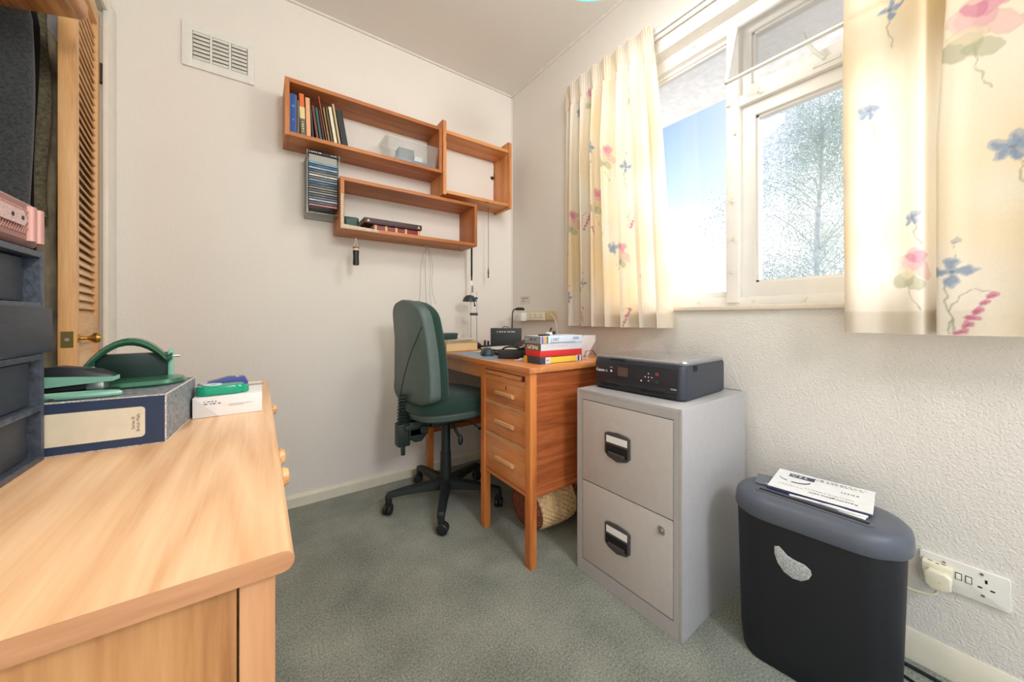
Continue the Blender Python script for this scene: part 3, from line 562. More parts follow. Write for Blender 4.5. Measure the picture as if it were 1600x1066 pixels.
# things on / under the bottom shelf
t = thing('tin', 'small dark green rounded tin at the left end of the bottom shelf', 'tin', (.374, 1.93, 1.3905))
MB().loft([rrect(.066, .05, .012, 5, 0), rrect(.070, .052, .014, 5, .004), rrect(.070, .052, .014, 5, .032)]).build('tin_body', cm((30, 66, 56), .45), t)
MB().loft([rrect(.073, .055, .014, 5, .031), rrect(.073, .055, .014, 5, .045), rrect(.066, .048, .013, 5, .050)]).build('tin_lid', cm((36, 76, 64), .45), t)
t = thing('photo_album', 'dark brown album with pale corner ornaments lying on red-bound volumes', 'album', (.585, 1.915, 1.4235), 0)
MB().box(-.15, -.012, 0, .15, .14, .004, bev=.001).box(-.15, -.014, .004, .15, -.008, .022, bev=.001).box(-.15, -.012, .022, .15, .14, .027, bev=.001).box(-.148, -.008, .004, .148, .135, .022, mi=1).build('album_cover', [cm((70, 42, 46), .5), cm((170, 150, 130))], t)
MB().prism([(0, 0), (.008, .003), (.016, 0), (.012, .008), (.008, .016), (.004, .008)], 0, .0006, m=MY((-.140, -.0145, .005))).prism([(0, 0), (.008, .003), (.016, 0), (.012, .008), (.008, .016), (.004, .008)], 0, .0006, m=MY((.124, -.0145, .005))).build('corner_ornament', cm((228, 200, 176)), t)
t = thing('red_volume', 'red leather volume with gold bands lying under the dark brown album', 'book', (.605, 1.915, 1.3905))
mb = MB().box(-.125, 0, 0, .125, .15, .003).box(-.125, 0, 0, .125, .004, .032, bev=.001).box(-.125, 0, .029, .125, .15, .032)
for x in (-.118, -.065, -.012, .04, .112): mb.box(x, -.0008, .001, x+.011, .0, .031, mi=1)
mb.build('cover', [cm((134, 38, 48), .45), cm((216, 176, 116), .4)], t); MB().box(-.123, .004, .003, .123, .146, .029).build('pages', cm((222, 208, 176), .8), t)
t = thing('hanging_torch', 'small black cylinder with a wooden cap hanging from the leftmost shelf hook', 'torch', (.405, 1.955, 1.255))
MB().lathe([(0, -.045), (.014, -.045), (.015, -.035), (.0135, .0), (.0145, .012), (.015, .03), (.0, .03)], 20).build('barrel', 'blackp', t)
MB().lathe([(0, .030), (.0150, .030), (.0155, .040), (0, .040)], 20).build('white_band', cm((222, 210, 196)), t); MB().lathe([(0, .040), (.016, .040), (.015, .048), (0, .050)], 20).build('cap', cm((140, 84, 48)), t)
MB().tube([(-.010, 0, .048), (-.004, 0, .075), (0, 0, .094), (.004, 0, .075), (.010, 0, .048)], .0012, n=5, smooth=1).build('wire_loop', 'steel', t)
o = tag(MB().tube([(.79, 1.955, 1.347), (.765, 1.958, 1.31), (.75, 1.965, 1.22), (.752, 1.97, 1.10), (.742, 1.97, 1.00)], .0011, n=5, smooth=3).tube([(.79, 1.955, 1.347), (.80, 1.958, 1.31), (.812, 1.965, 1.22), (.806, 1.97, 1.10), (.822, 1.97, .98)], .0011, n=5, smooth=3).tube([(.785, 1.955, 1.345), (.775, 1.96, 1.27), (.782, 1.965, 1.12), (.79, 1.97, .97)], .0011, n=5, smooth=3).tube([(.795, 1.955, 1.345), (.826, 1.96, 1.25), (.815, 1.965, 1.12), (.845, 1.97, 1.02)], .0011, n=5, smooth=3).build('loop_of_twine', cm((150, 146, 140))), 'thin grey looped cord hanging from a hook behind the office chair', 'twine'); recenter(o)
t = thing('lanyard', 'black strap hanging at the right end of the bottom shelf', 'strap', (1.09, 1.98, 1.10))
MB().box(-.006, -.001, .10, .006, .001, .46).box(-.006, -.03, .458, .006, .10, .462).build('strap', 'cable', t); MB().cyl((0, 0, .10), (0, 0, .075), .005, n=10).build('clip', 'dsteel', t)
MB().tube([(0, 0, .078), (.006, 0, .06), (0, 0, .04), (-.006, 0, .06)], .001, n=5, closed=True, smooth=1).box(-.004, -.002, .0, .010, .002, .045, bev=.001).build('key_ring', 'steel', t)
t = thing('hanging_chain', 'thin metal bead chain with a brass weight hanging below the knotty shelf', 'chain', (1.225, 2.0, 1.20))
mb = MB(); [mb.ball((0, 0, .07+i*.0075), .0028, u=6, v=4) for i in range(49)]; mb.build('bead_chain', 'dsteel', t)
MB().lathe([(0, 0), (.004, .002), (.0055, .012), (.004, .022), (.006, .030), (.005, .048), (.003, .056), (.0045, .062), (0, .070)], 14).build('weight', mat('old_brass', (120, 100, 70), .4, .9), t)
MB().tube([(0, 0, .437), (-.003, 0, .446), (.0, 0, .455), (.004, 0, .450)], .0012, n=6, smooth=1).tube([(0, 0, .45), (0, 0, .461)], .0012, n=6).build('hook', 'dsteel', t)

# vent grille
V = thing('wall_vent', 'white louvred plastic air vent high on the back wall', 'vent', (-.145, WA, 2.135))
mb = MB(); y = WA-.012
mb.box(-.272, y, 2.035, -.236, WA-.0005, 2.230, bev=.004).box(-.044, y, 2.035, -.018, WA-.0005, 2.230, bev=.004).box(-.238, y+.0006, 2.195, -.042, WA-.0006, 2.2294).box(-.238, y+.0006, 2.0356, -.042, WA-.0006, 2.072).box(-.178, y+.001, 2.07, -.170, WA-.0007, 2.197).box(-.112, y+.001, 2.07, -.104, WA-.0007, 2.197)
mb.build('vent_frame', 'wplast', V, world=True)
MB().box(-.25, WA-.003, 2.06, -.03, WA-.0005, 2.20).build('vent_back', cm((168, 162, 150)), V, world=True)
for cx in (-.207, -.141, -.074):
    mb = MB()
    for i in range(7): mb.box(-.028, -.0092, -.0012, .028, .0092, .0012, bev=.001, m=Matrix.Translation((cx, WA-.0095, 2.081+i*.0178)) @ Matrix.Rotation(R(62), 4, 'X'))
    mb.build('louvre_bank', 'wplast', V, world=True)

# ------------------------------------------------------------------ desk
D = thing('desk', 'oak pedestal desk with three drawers standing in the room corner', 'desk', (1.12, 1.55, 0))
X0, X1, Y0, Y1 = .822, 1.425, 1.045, 2.045
bx('desktop', 'oaky', D, X0-.012, Y0-.012, .733, X1+.02, Y1+.012, .755, bev=.004)
for (x, y) in ((X0, Y0), (X0, 1.375), (X1-.03, Y0), (X0, Y1-.03), (X1-.03, Y1-.03), (X1-.03, 1.375)): bx('leg', 'oakz', D, x, y, 0, x+.032, y+.034, .733, bev=.003)
bx('side_panel', 'oakx', D, X0+.032, Y0+.006, .275, X1-.03, Y0+.020, .733); bx('side_panel', 'oakx', D, X0+.032, 1.385, .275, X1-.03, 1.398, .733)
bx('bottom_rail', 'oakx', D, X0+.032, Y0+.002, .262, X1-.03, Y0+.022, .278, bev=.003)
bx('back_panel', 'oakz', D, X1-.026, Y0+.03, .275, X1-.016, 1.38, .733); bx('pedestal_floor', 'oaky', D, X0+.004, Y0+.02, .262, X1-.03, 1.39, .274)
bx('apron', 'oaky', D, X0+.010, 1.409, .668, X0+.026, Y1-.03, .733); bx('apron', 'oakx', D, X0+.03, Y1-.024, .668, X1-.03, Y1-.010, .733); bx('low_rail', 'oakx', D, X0+.032, Y1-.026, .255, X1-.03, Y1-.006, .325, bev=.002); bx('apron', 'oaky', D, X1-.024, 1.409, .668, X1-.01, Y1-.03, .733)
for z in (.428, .566): bx('drawer_rail', 'grip', D, X0+.004, Y0+.034, z, X0+.02, 1.375, z+.015)
bx('drawer_rail', 'oaky', D, X0+.004, Y0+.034, .672, X0+.02, 1.375, .694); bx('front_frame', 'oaky', D, X0+.006, Y0+.034, .716, X0+.02, 1.375, .733)
sl = bx('pull_out_slide', 'oaky', D, X0-.002, Y0+.062, .697, X0+.30, 1.372, .713, bev=.002); bx('slide_recess', cm((96, 40, 26)), D, X0+.008, Y0+.034, .694, X0+.02, Y0+.062, .716)
for (z0, z1, lk) in ((.276, .427, 0), (.444, .565, 0), (.582, .671, 1)):
    d_ = bx('drawer', 'oaky', D, X0+.007, Y0+.036, z0, X0+.30, 1.373, z1, bev=.0015)
    zc = (z0+z1)/2
    MB().prism([(0, -.010), (.010, -.012), (.018, -.004), (.018, .006), (.012, .010), (0, .006)], -.062, .062, m=Matrix(((-1, 0, 0, X0+.007), (0, 0, 1, 1.215), (0, 1, 0, zc), (0, 0, 0, 1))), bev=.002).build('handle', 'grip', d_, world=True)
    if lk: MB().cyl((X0+.0072, 1.215, zc+.030), (X0+.006, 1.215, zc+.030), .003, n=10).box(X0+.006, 1.2135, zc+.018, X0+.0072, 1.2165, zc+.030).build('keyhole', 'dark', d_, world=True)

# basket under the desk
bc0, bc1 = Vector((.93, 1.235, .110)), Vector((1.125, 1.235, .150))
q = (bc1-bc0).to_track_quat('Z', 'Y').to_matrix().to_4x4(); q.translation = bc0
BK = thing('basket', 'woven rush basket with red-brown base lying on its side under the desk', 'basket', (1.03, 1.235, 0))
LEN = (bc1-bc0).length
def weave(n, rows, r0, r1, l0, l1, amp):
    rings = []
    for i in range(rows*4+1):
        f = i/(rows*4); r_ = r0+(r1-r0)*math.sin(f*math.pi/2); z = l0+(l1-l0)*f; row = i//4; ph = math.pi*(row % 2)
        rings.append([((r_+amp*math.sin(math.pi*(i % 4)/4)*(1.2+math.sin(n/6*2*math.pi*j/n*1.0+ph)))*math.cos(2*math.pi*j/n), (r_+amp*math.sin(math.pi*(i % 4)/4)*(1.2+math.sin(n/6*2*math.pi*j/n+ph)))*math.sin(2*math.pi*j/n), z) for j in range(n)])
    return rings
MB().loft(weave(192, 13, .092, .118, .035, LEN, .0055), caps=False, m=q).build('basket_wall', 'weave', BK, world=True, angle=80)
MB().loft(weave(192, 3, .074, .092, .0, .035, .003), caps=False, m=q).lathe([(0, 0), (.03, -.002), (.06, 0), (.075, .002)], 48, m=q).build('basket_base', 'weaved', BK, world=True, angle=80)
MB().tube([q @ Vector((.120*math.cos(a*math.pi/24), .120*math.sin(a*math.pi/24), LEN)) for a in range(48)], .007, closed=True).build('basket_rim', 'weave', BK, world=True)
MB().lathe([(0, .01), (.08, .01)], 32, m=q).build('basket_inside', 'weaved', BK, world=True)
o = tag(MB().tube([(1.30, 1.22, .20), (1.20, 1.02, .15), (1.14, .995, .10), (1.20, 1.02, .02), (1.32, 1.1, .012), (1.42, 1.4, .012)], .006, smooth=3).tube([(1.34, 1.24, .16), (1.24, 1.02, .12), (1.18, .99, .06), (1.30, 1.03, .01), (1.40, 1.3, .01)], .005, smooth=3).build('cable_bundle', 'cable'), 'black cables looping behind the basket beside the filing cabinet', 'cable'); recenter(o)

# ------------------------------------------------------------------ office chair
CH = thing('office_chair', 'dark green and black swivel chair with tall backrest in front of the desk', 'chair', (.78, 1.69, 0))
MB().cyl((0, 0, .095), (0, 0, .26), .030, .026, n=28).lathe([(0, .075), (.040, .075), (.044, .10), (.036, .125), (0, .125)], 28).build('column_sleeve', 'chairbs', CH)
MB().cyl((0, 0, .26), (0, 0, .42), .023, n=24).build('gas_column', 'chairpl', CH)
MB().box(-.10, -.055, .405, .09, .055, .445, bev=.012).box(-.22, -.03, .405, -.08, .03, .43, bev=.006).build('mechanism', 'chairpl', CH)
angs = [241, 313, 25, 97, 169]
for a in angs:
    m_ = Matrix.Rotation(R(a), 4, 'Z'); 
    rings = []
    for (x, w, z0, z1) in ((.02, .028, .075, .125), (.10, .024, .080, .120), (.20, .021, .082, .112), (.262, .019, .080, .104), (.284, .017, .072, .100), (.290, .012, .062, .088)):
        rings.append([(x, -w, z0+.004), (x, -w*.8, z0), (x, w*.8, z0), (x, w, z0+.004), (x, w*.85, z1-.004), (x, w*.6, z1), (x, -w*.6, z1), (x, -w*.85, z1-.004)])
    ar = MB().loft(rings, m=m_).cyl((.277, 0, .048), (.277, 0, .085), .015, .017, n=16, m=m_).build('base_arm', 'chairbs', CH)
    cc = Vector((.277, 0, .0)); yaw = Matrix.Rotation(R(a+random.choice([60, 75, 100, -60])), 4, 'Z'); c_ = m_ @ cc
    cm_ = Matrix.Translation(c_) @ yaw
    caster = MB()
    for s_ in (-1, 1): caster.lathe([(0, 0), (.018, 0), (.024, .003), (.026, .009), (.026, .014), (.022, .019), (.010, .021), (0, .021)], 28, m=cm_ @ Matrix.Translation((.008, 0, .0265)) @ Matrix.Rotation(R(90*s_), 4, 'X'))
    caster.box(-.004, -.0035, .012, .020, .0035, .052, bev=.002, m=cm_).build('caster', 'blackp', ar)
def seatring(r_, z, sx_=1., n=40):
    P = []
    for i in range(n):
        a = 2*math.pi*i/n; c, s_ = math.cos(a), math.sin(a); ex = 2.6
        k = (abs(c)**ex+abs(s_)**ex)**(-1/ex); P.append((.01+r_*k*c*1.0, r_*k*s_*1.02, z+.012*(c*c)*0))
    return P
sf = lambda x, y, z: (x, y, z+.032+.012*math.cos(x*7)-.30*max(0, x-.12)**2)
MB().loft([seatring(.10, .405), seatring(.17, .412), seatring(.205, .430), seatring(.214, .452), seatring(.21, .458)], fn=sf).build('seat_pan', 'chairsh', CH)
MB().loft([seatring(.205, .456), seatring(.222, .466), seatring(.226, .485), seatring(.218, .510), seatring(.195, .526), seatring(.15, .534), seatring(.08, .531), seatring(.02, .529)], fn=sf).build('seat_cushion', 'chairfab', CH)
# backrest
def backoutline(z, off=0):
    """half width of the backrest at height z (0..1)"""
    f = z
    w = .200-.052*f**1.2
    if f < .10: w *= (1-((.10-f)/.10)**2.4*.40)
    if f > .80: w *= (max(0, 1-((f-.80)/.20)**2.6))**.5*.97+.03
    return w
def backlayer(x0, x1, inset, e0, e1, n=36):
    H0, H1 = .545, 1.025; rings = []
    prof = [(0, inset+e0), (.10, inset+e0*.35), (.30, inset), (.70, inset), (.90, inset+e1*.35), (1, inset+e1)]
    for (f, ins) in prof:
        loop = []
        for j in range(n+1):
            zf = j/n; w = max(.004, backoutline(zf)-ins); loop.append((w, H0+ins*.6+(H1-H0-ins*1.2)*zf))
        ring = [(x0+(x1-x0)*f, w, z) for w, z in loop]+[(x0+(x1-x0)*f, -w, z) for w, z in loop[::-1]]
        rings.append(ring)
    return rings
bend = lambda x, y, z: (x-.9*(abs(z-.75))**2*.35+.55*y*y-.03*(z-.5), y, z)
bkm = Matrix.Translation((-.155, -.025, 0)) @ Matrix.Rotation(R(6), 4, 'Z')
mb = MB(); mb.loft(backlayer(-.050, .000, 0, .010, .001), m=bkm, fn=bend); mb.build('back_shell', 'chairsh', CH, angle=50)
MB().loft(backlayer(-.002, .056, .006, .0, .022), m=bkm, fn=bend).build('back_cushion', 'chairfab', CH, angle=50)
sp = [(-.150, .90), (-.115, .86), (-.045, .78), (.020, .68), (.055, .60), (.062, .56)]
MB().tube([bkm @ Vector(bend(-.0515, -y, z)) for y, z in [(-a, b_) for a, b_ in sp]], .0022, n=6, smooth=2).build('shell_seam', 'blackp', CH)
# bellows, bracket and stem at the back
SHF = Matrix.Translation((.036, -.028, .038)); bm_ = SHF @ Matrix.Translation((-.245, .04, 0)); mb = MB(); pr = []
for i in range(9): z = .395+i*.0150; pr += [(.026, z), (.037-.0006*i, z+.0075)]
mb.lathe([(0, .395)]+pr+[(.026, .53), (0, .53)], 24, m=bm_).build('bellows', 'chairpl', CH, angle=20)
MB().box(-.285, .01, .292, -.225, .07, .400, bev=.008, m=SHF).box(-.235, .0, .335, -.14, .06, .405, bev=.006, m=SHF).prism([(0, 0), (.03, -.018), (.062, -.018), (.085, .01), (.085, .04), (0, .06)], 0, .05, m=SHF @ MY((-.235, .05, .325)), bev=.003).build('back_bracket', 'chairpl', CH)
MB().box(-.262, .03, .245, -.244, .048, .30, bev=.002, m=SHF).build('back_stem', 'chairpl', CH)
MB().tube([(.04, -.05, .43), (.09, -.10, .415), (.115, -.13, .395)], .004, smooth=1).ball((.135, -.145, .390), (.028, .018, .008)).build('seat_lever', 'chairpl', CH)
MB().tube([(.0, -.05, .435), (-.0, -.10, .40), (.01, -.13, .37)], .008, smooth=1).ball((.012, -.140, .352), (.013, .011, .026)).build('height_lever', 'chairpl', CH)
MB().lathe([(0, 0), (.022, 0), (.022, .014), (.016, .018), (0, .018)], 8, m=SHF @ frame((-.165, .0, .365), (1, 0, 0), (0, 0, 1))).build('tilt_knob', 'chairpl', CH)

# ------------------------------------------------------------------ filing cabinet
FC = thing('filing_cabinet', 'grey steel two-drawer filing cabinet between the desk and the shredder', 'cabinet', (.994, .5575, 0), R(1.8))
FW, FD, FH = .404, .445, .675       # local: x depth, y width
def shell(): 
    mb = MB(); mb.box(0, 0, 0, FD, .010, FH, bev=.001).box(0, FW-.010, 0, FD, FW, FH, bev=.001).box(0, .01, FH-.012, FD, FW-.01, FH, bev=.001).box(FD-.01, .01, 0, FD, FW-.01, FH).box(0, .01, 0, .02, FW-.01, .048)
    mb.box(.0002, .009, .047, .012, .026, FH-.033).box(.0002, FW-.026, .047, .012, FW-.009, FH-.033).box(.0004, .0095, FH-.034, .012, FW-.0095, FH-.011).box(.03, .01, .045, FD-.01, FW-.01, .055); return mb
shell().build('carcass', 'filing', FC)
def cabhandle(z, par):
    y = FW*.545; K = MX((-.0005, y, z)) @ Matrix.Scale(1.26, 4); mb = MB()
    mb.prism([(-.040, -.022), (-.030, -.032), (0, -.040), (.030, -.032), (.040, -.022), (.040, .030), (.030, .035), (0, .038), (-.030, .035), (-.040, .030)], 0, .006, m=K, bev=.002)
    h = mb.build('handle', 'handle', par)
    MB().box(-.033, .008, .0045, .033, .026, .0068, m=K).build('label_card', 'paper', h)
    MB().box(-.034, -.024, .0045, .034, .002, .0066, m=K).box(-.026, -.024, .006, .026, -.016, .010, bev=.002, m=K, mi=1).build('grip_recess', ['dark', 'handle'], h)
for (z0, z1) in ((.345, .638), (.052, .341)):
    dr = MB().box(-.001, .028, z0, .30, FW-.028, z1, bev=.0015).build('drawer', 'filingd', FC)
    cabhandle(.505 if z0 > .2 else .196, dr)
    if z0 < .2: MB().prism([p[:2] for p in rrect(.020, .024, .005, 4)], 0, .004, m=MX((-.001, .062, .300)), bev=.001).cyl((-.005, .062, .300), (-.009, .062, .300), .006, n=16).build('lock', 'steel', dr)

# printer
PR = thing('printer', 'black inkjet printer with small screen standing on the filing cabinet', 'printer', (1.080, .598, FH+.0005), R(3.4))
PW, PD, PH = .352, .315, .122
mb = MB(); mb.loft([rrect(PD-.012, PW-.012, .02, 6, 0, PD/2, PW/2), rrect(PD, PW, .022, 6, .006, PD/2, PW/2), rrect(PD, PW, .022, 6, PH-.018, PD/2, PW/2), rrect(PD-.006, PW-.006, .022, 6, PH-.010, PD/2, PW/2)]); mb.build('printer_body', 'print', PR)
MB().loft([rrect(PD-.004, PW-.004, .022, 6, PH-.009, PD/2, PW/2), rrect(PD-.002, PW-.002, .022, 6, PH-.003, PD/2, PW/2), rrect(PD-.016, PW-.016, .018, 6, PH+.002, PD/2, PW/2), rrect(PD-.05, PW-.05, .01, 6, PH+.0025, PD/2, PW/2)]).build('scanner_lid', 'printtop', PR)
MB().box(-.003, PW*.60, PH-.012, .006, PW*.78, PH-.006, bev=.002).build('lid_lip', 'blackp', PR)
pf = MB().box(-.0025, .022, .022, .002, PW-.012, PH-.020, bev=.002).build('front_panel', mat('glossy_panel', (38, 42, 50), .28), PR)
def pt(u, z): return MX((-.0028, PW-u, z))
MB().box(-.042*.5, -.015, 0, .021, .017, .0006, m=pt(.132, .070)).build('screen', 'screen', pf)
MB().text('Canon', .0145, pt(.034, .069), bold=.0003).text('TS5050', .0065, pt(.318, .036)).text('HOME', .004, pt(.083, .083)).build('lettering', 'ink', pf)
mb = MB(); mb.tube([pt(.062, .068) @ Vector((.0035*math.cos(a*.785), .0035*math.sin(a*.785), 0)) for a in range(8)], .0005, n=4, closed=True)
mb.prism([(-.004, -.004), (.004, -.004), (.004, .001), (0, .005), (-.004, .001)], 0, .0004, m=pt(.083, .070)); 
for (a, b_) in ((0, 0), (.012, 0), (-.012, 0), (0, .012), (0, -.012)): mb.cyl((0, 0, 0), (0, 0, .0005), .0022, n=10, m=pt(.232+a, .065+b_))
mb.cyl((0, 0, 0), (0, 0, .0005), .0028, n=12, m=pt(.205, .050)); mb.build('button_mark', 'ink', pf)
MB().tube([pt(.262, .078) @ Vector((.0042*math.cos(a*.524), .0042*math.sin(a*.524), 0)) for a in range(12)], .0011, n=5, closed=True).build('stop_button', 'inkr', pf); MB().tube([pt(.262, .052) @ Vector((.005*math.cos(a*.524), .004*math.sin(a*.524), 0)) for a in range(12)], .0006, n=5, closed=True).build('start_button', 'inkg', pf)
MB().box(-.0035, PW-.325, .006, .0, PW-.028, .020, bev=.001).box(-.0045, PW-.115, .014, 0, PW-.045, .021, mi=1).box(-.0045, PW-.285, .014, 0, PW-.205, .021, mi=1).build('paper_tray', ['blackp', 'dark'], PR)
MB().box(.060, -.0012, PH-.030, .085, .001, PH-.012).build('side_notch', 'dark', PR)

# ------------------------------------------------------------------ shredder
SH = thing('paper_shredder', 'tall black paper shredder with grey rounded lid standing by the socket', 'shredder', (1.212, .315, 0), R(6.6))
def sr(w, d, z, r_=None): return rrect(w, d, r_ or min(w, d)*.46, 10, z)
MB().loft([sr(.150, .300, .0, .05), sr(.158, .310, .008, .055), sr(.166, .322, .06, .06), sr(.184, .340, .405, .07)]).build('bin', 'shred', SH)
MB().loft([sr(.212, .358, .396), sr(.216, .362, .400), sr(.214, .360, .426), sr(.206, .352, .438), sr(.188, .334, .446), sr(.156, .302, .4505), sr(.09, .24, .452)], m=Matrix.Translation((.008, 0, 0))).build('lid', 'shredl', SH, angle=60)
sm_ = Matrix.Translation((-.040, .004, -.0178)) @ Matrix.Rotation(R(-4), 4, 'Z')
MB().loft([sr(.026, .242, .4655, .012), sr(.026, .242, .4704, .012), sr(.020, .236, .4708, .009)], m=sm_).box(-.004, -.112, .4700, .006, .112, .4716, mi=1, m=sm_).build('feed_slot', ['shredl', 'dark'], SH)
MB().prism([(-.046, .030), (-.036, .036), (-.026, .030), (-.012, .020), (.008, .018), (.028, .019), (.042, .012), (.047, .0), (.042, -.018), (.028, -.034), (.008, -.040), (-.014, -.034), (-.032, -.016), (-.043, .008)], 0, .003, m=frame((-.0880, .032, .305), (0, -1, 0), (-.05, 0, 1)) @ Matrix.Rotation(R(-8), 4, 'Z') @ Matrix.Scale(.87, 4), bev=.001).build('badge', 'badge', SH)
MB().tube([(.03, -.166, .4405), (.055, -.150, .4415), (.095, -.10, .4375)], .0012, n=5, smooth=2).build('lid_seam', 'dark', SH)
# leaflets on the shredder (lying on the lid, slightly tilted)
def sheet(name, label, cx, cy, z, w, h, rz, mt, curl=.0, th=.0006, tilt=0, writing=None, mi2='inkb'):
    t = thing(name, label, 'leaflet', (cx, cy, z), rz, ry=tilt)
    n = 12; mb = MB()
    for i in range(n):
        x0, x1 = -w/2+w*i/n, -w/2+w*(i+1)/n; f = lambda x: curl*((x/w*2)**2)
        mb.quads([[(x0, -h/2, f(x0)), (x1, -h/2, f(x1)), (x1, h/2, f(x1)), (x0, h/2, f(x0))], [(x0, -h/2, f(x0)-th), (x0, h/2, f(x0)-th), (x1, h/2, f(x1)-th), (x1, -h/2, f(x1)-th)]])
    mb.box(-w/2, -h/2, -th, w/2, -h/2+.0005, 0).build('sheet', mt, t)
    if writing: writing(t)
    return t
def wr(t):
    Fm = lambda x, y: frame((x, y, .0009), (-1, 0, 0), (0, -1, 0))
    MB().box(-.092, .036, .0002, -.018, .064, .0008).build('heading_block', cm((62, 66, 88)), t)
    MB().marks(.05, .004, 7, frame((-.062, .056, .0009), (-1, 0, 0), (0, -1, 0))).marks(.05, .004, 7, frame((-.060, .046, .0009), (-1, 0, 0), (0, -1, 0)), seed=5).build('heading_text', 'paper', t)
    mb = MB(); mb.text('Recyclingbins.com', .0135, Fm(.030, -.050)).marks(.11, .003, 16, Fm(.035, .066)).marks(.10, .003, 15, Fm(.035, .056), seed=2).marks(.035, .006, 8, Fm(.060, .012), seed=6).marks(.10, .002, 20, Fm(.02, -.030), seed=7).marks(.055, .002, 9, Fm(-.062, -.038), seed=8).ball((.092, -.050, .0005), (.005, .004, .0006), u=10, v=4)
    mb.build('printed_text', cm((104, 104, 112)), t)
    P_ = [(-.060+.036*math.cos(a*.3+3.4), .022+.030*math.sin(a*.3+3.4), .0008) for a in range(0, 10)]
    MB().tube(P_[:4], .0018, n=4).build('printed_arc', 'inkg', t); MB().tube(P_[4:], .0018, n=4).build('printed_arc', 'inkb', t)
ang = math.atan2(.2275-.4435, 1.392-1.363)
sheet('leaflet', 'navy leaflet edge under the white printed one on the shredder', 1.280, .3205, .4560, .212, .162, ang-.03, cm((52, 58, 104)), .001, .0016)
sheet('leaflet', 'white printed leaflet lying on the shredder lid', 1.290, .321, .4590, .214, .164, ang, 'paper', .0015, .0006, 0, wr)
o = tag(MB().tube([(1.182, .36, .457), (1.188, .31, .459), (1.192, .26, .458), (1.198, .23, .459), (1.206, .21, .457)], .003, n=5, smooth=2).tube([(1.186, .31, .458), (1.192, .27, .462), (1.200, .225, .458)], .002, n=5, smooth=1).box(1.190, .212, .4535, 1.210, .262, .4550).build('torn_paper', 'paper'), 'crumpled strip of torn white paper along the shredder slot', 'paper'); recenter(o)
o = tag(MB().box(-.04, -.035, 0, .04, .035, .0012).box(-.03, -.030, .0012, -.026, .01, .0016, mi=1).build('card', [cm((96, 104, 116), .3), 'ink']), 'small glossy grey card lying at the left end of the shredder lid', 'card'); place(o, (1.245, .425, .4535), R(15))

# ------------------------------------------------------------------ sockets, plugs, cables
SK = thing('double_socket', 'white double wall socket low on the window wall beside the shredder', 'socket', (WB, .082, .231))
Kp = MX((WB-.0005, .082, .271)); MB().prism([p[:2] for p in rrect(.146, .082, .005, 4)], 0, .007, m=Kp, bev=.002).build('face_plate', 'wplast', SK, world=True)
Kq = MX((WB-.0075, .082, .271)); mb = MB()
for cx in (.037,): 
    mb.box(cx-.002, .011, .0, cx+.002, .020, .0004, m=Kq).box(cx-.013, -.004, 0, cx-.006, -.0005, .0004, m=Kq).box(cx+.006, -.004, 0, cx+.013, -.0005, .0004, m=Kq)
mb.build('pin_hole', 'dark', SK, world=True)
for u in (-.006, .010):
    s_ = MB().box(u-.0055, -.004, 0, u+.0055, .014, .0006, m=Kq).build('switch_surround', 'inkb', SK, world=True)
    MB().box(u-.0042, -.002, 0, u+.0042, .012, .003, bev=.001, m=Kq).build('rocker', 'wplast', s_, world=True)
for (u, v) in ((-.030, .028), (.030, .031), (.032, -.021)): MB().cyl((0, 0, 0), (0, 0, .0012), .0034, n=12, m=Kq @ Matrix.Translation((u, v, 0))).box(u-.003, v-.0005, .0012, u+.003, v+.0005, .0014, m=Kq, mi=1).build('screw', ['steel', 'dark'], SK, world=True)
AD = thing('adaptor', 'cream plug-in adaptor block pushed into the left half of the low socket', 'adaptor', (WB-.008, .118, .25))
Ka = MX((WB-.0082, .122, .276)); MB().box(-.026, -.022, 0, .026, .020, .026, bev=.003, m=Ka).build('adaptor_body', 'cplast', AD, world=True)
MB().box(-.017, .0201, .008, -.009, .0204, .011, m=Ka).box(.006, .0201, .008, .014, .0204, .011, m=Ka).box(-.003, .0201, .014, .003, .0204, .018, m=Ka).build('pin_hole', 'dark', AD, world=True)
PG = thing('plug', 'cream rounded mains plug in the adaptor with its flex running behind the shredder', 'plug', (WB-.05, .12, .25))
Kg = MX((WB-.0344, .120, .266)); MB().prism([(-.022, -.018), (-.010, -.028), (.012, -.028), (.023, -.018), (.024, .012), (.014, .021), (-.014, .021), (-.024, .010)], 0, .020, m=Kg, bev=.005).build('plug_body', 'cplast', PG, world=True)
MB().text('+', .006, Kg @ Matrix.Translation((-.018, 0, .0201))).marks(.010, .0012, 4, Kg @ Matrix.Translation((.002, -.004, .0201))).build('moulded_mark', cm((150, 140, 110)), PG, world=True)
MB().tube([(1.430, .119, .242), (1.428, .122, .225), (1.430, .145, .212), (1.436, .18, .207), (1.445, .24, .20), (1.45, .30, .12), (1.44, .34, .01)], .0035, smooth=3).build('flex', 'cplast', PG, world=True)
for i, (pts, lb) in enumerate((([(1.43, .36, .006), (1.425, .25, .006), (1.428, .16, .006), (1.42, .06, .006), (1.37, -.05, .006), (1.30, -.3, .006)], 'thickest black cable curving over the carpet beside the skirting board'), ([(1.40, .36, .005), (1.39, .24, .005), (1.375, .16, .005), (1.34, .06, .005), (1.25, -.12, .005)], 'black cable on the carpet between two others right of the shredder'), ([(1.37, .34, .0045), (1.36, .22, .0045), (1.335, .14, .0045), (1.27, .04, .0045), (1.15, -.1, .0045)], 'black cable nearest the shredder foot on the carpet'))):
    o = tag(MB().tube(pts, .0045 if i == 0 else .0035, smooth=3).build('mains_cable', 'cable'), lb, 'cable', 'black cables right of the shredder'); recenter(o)
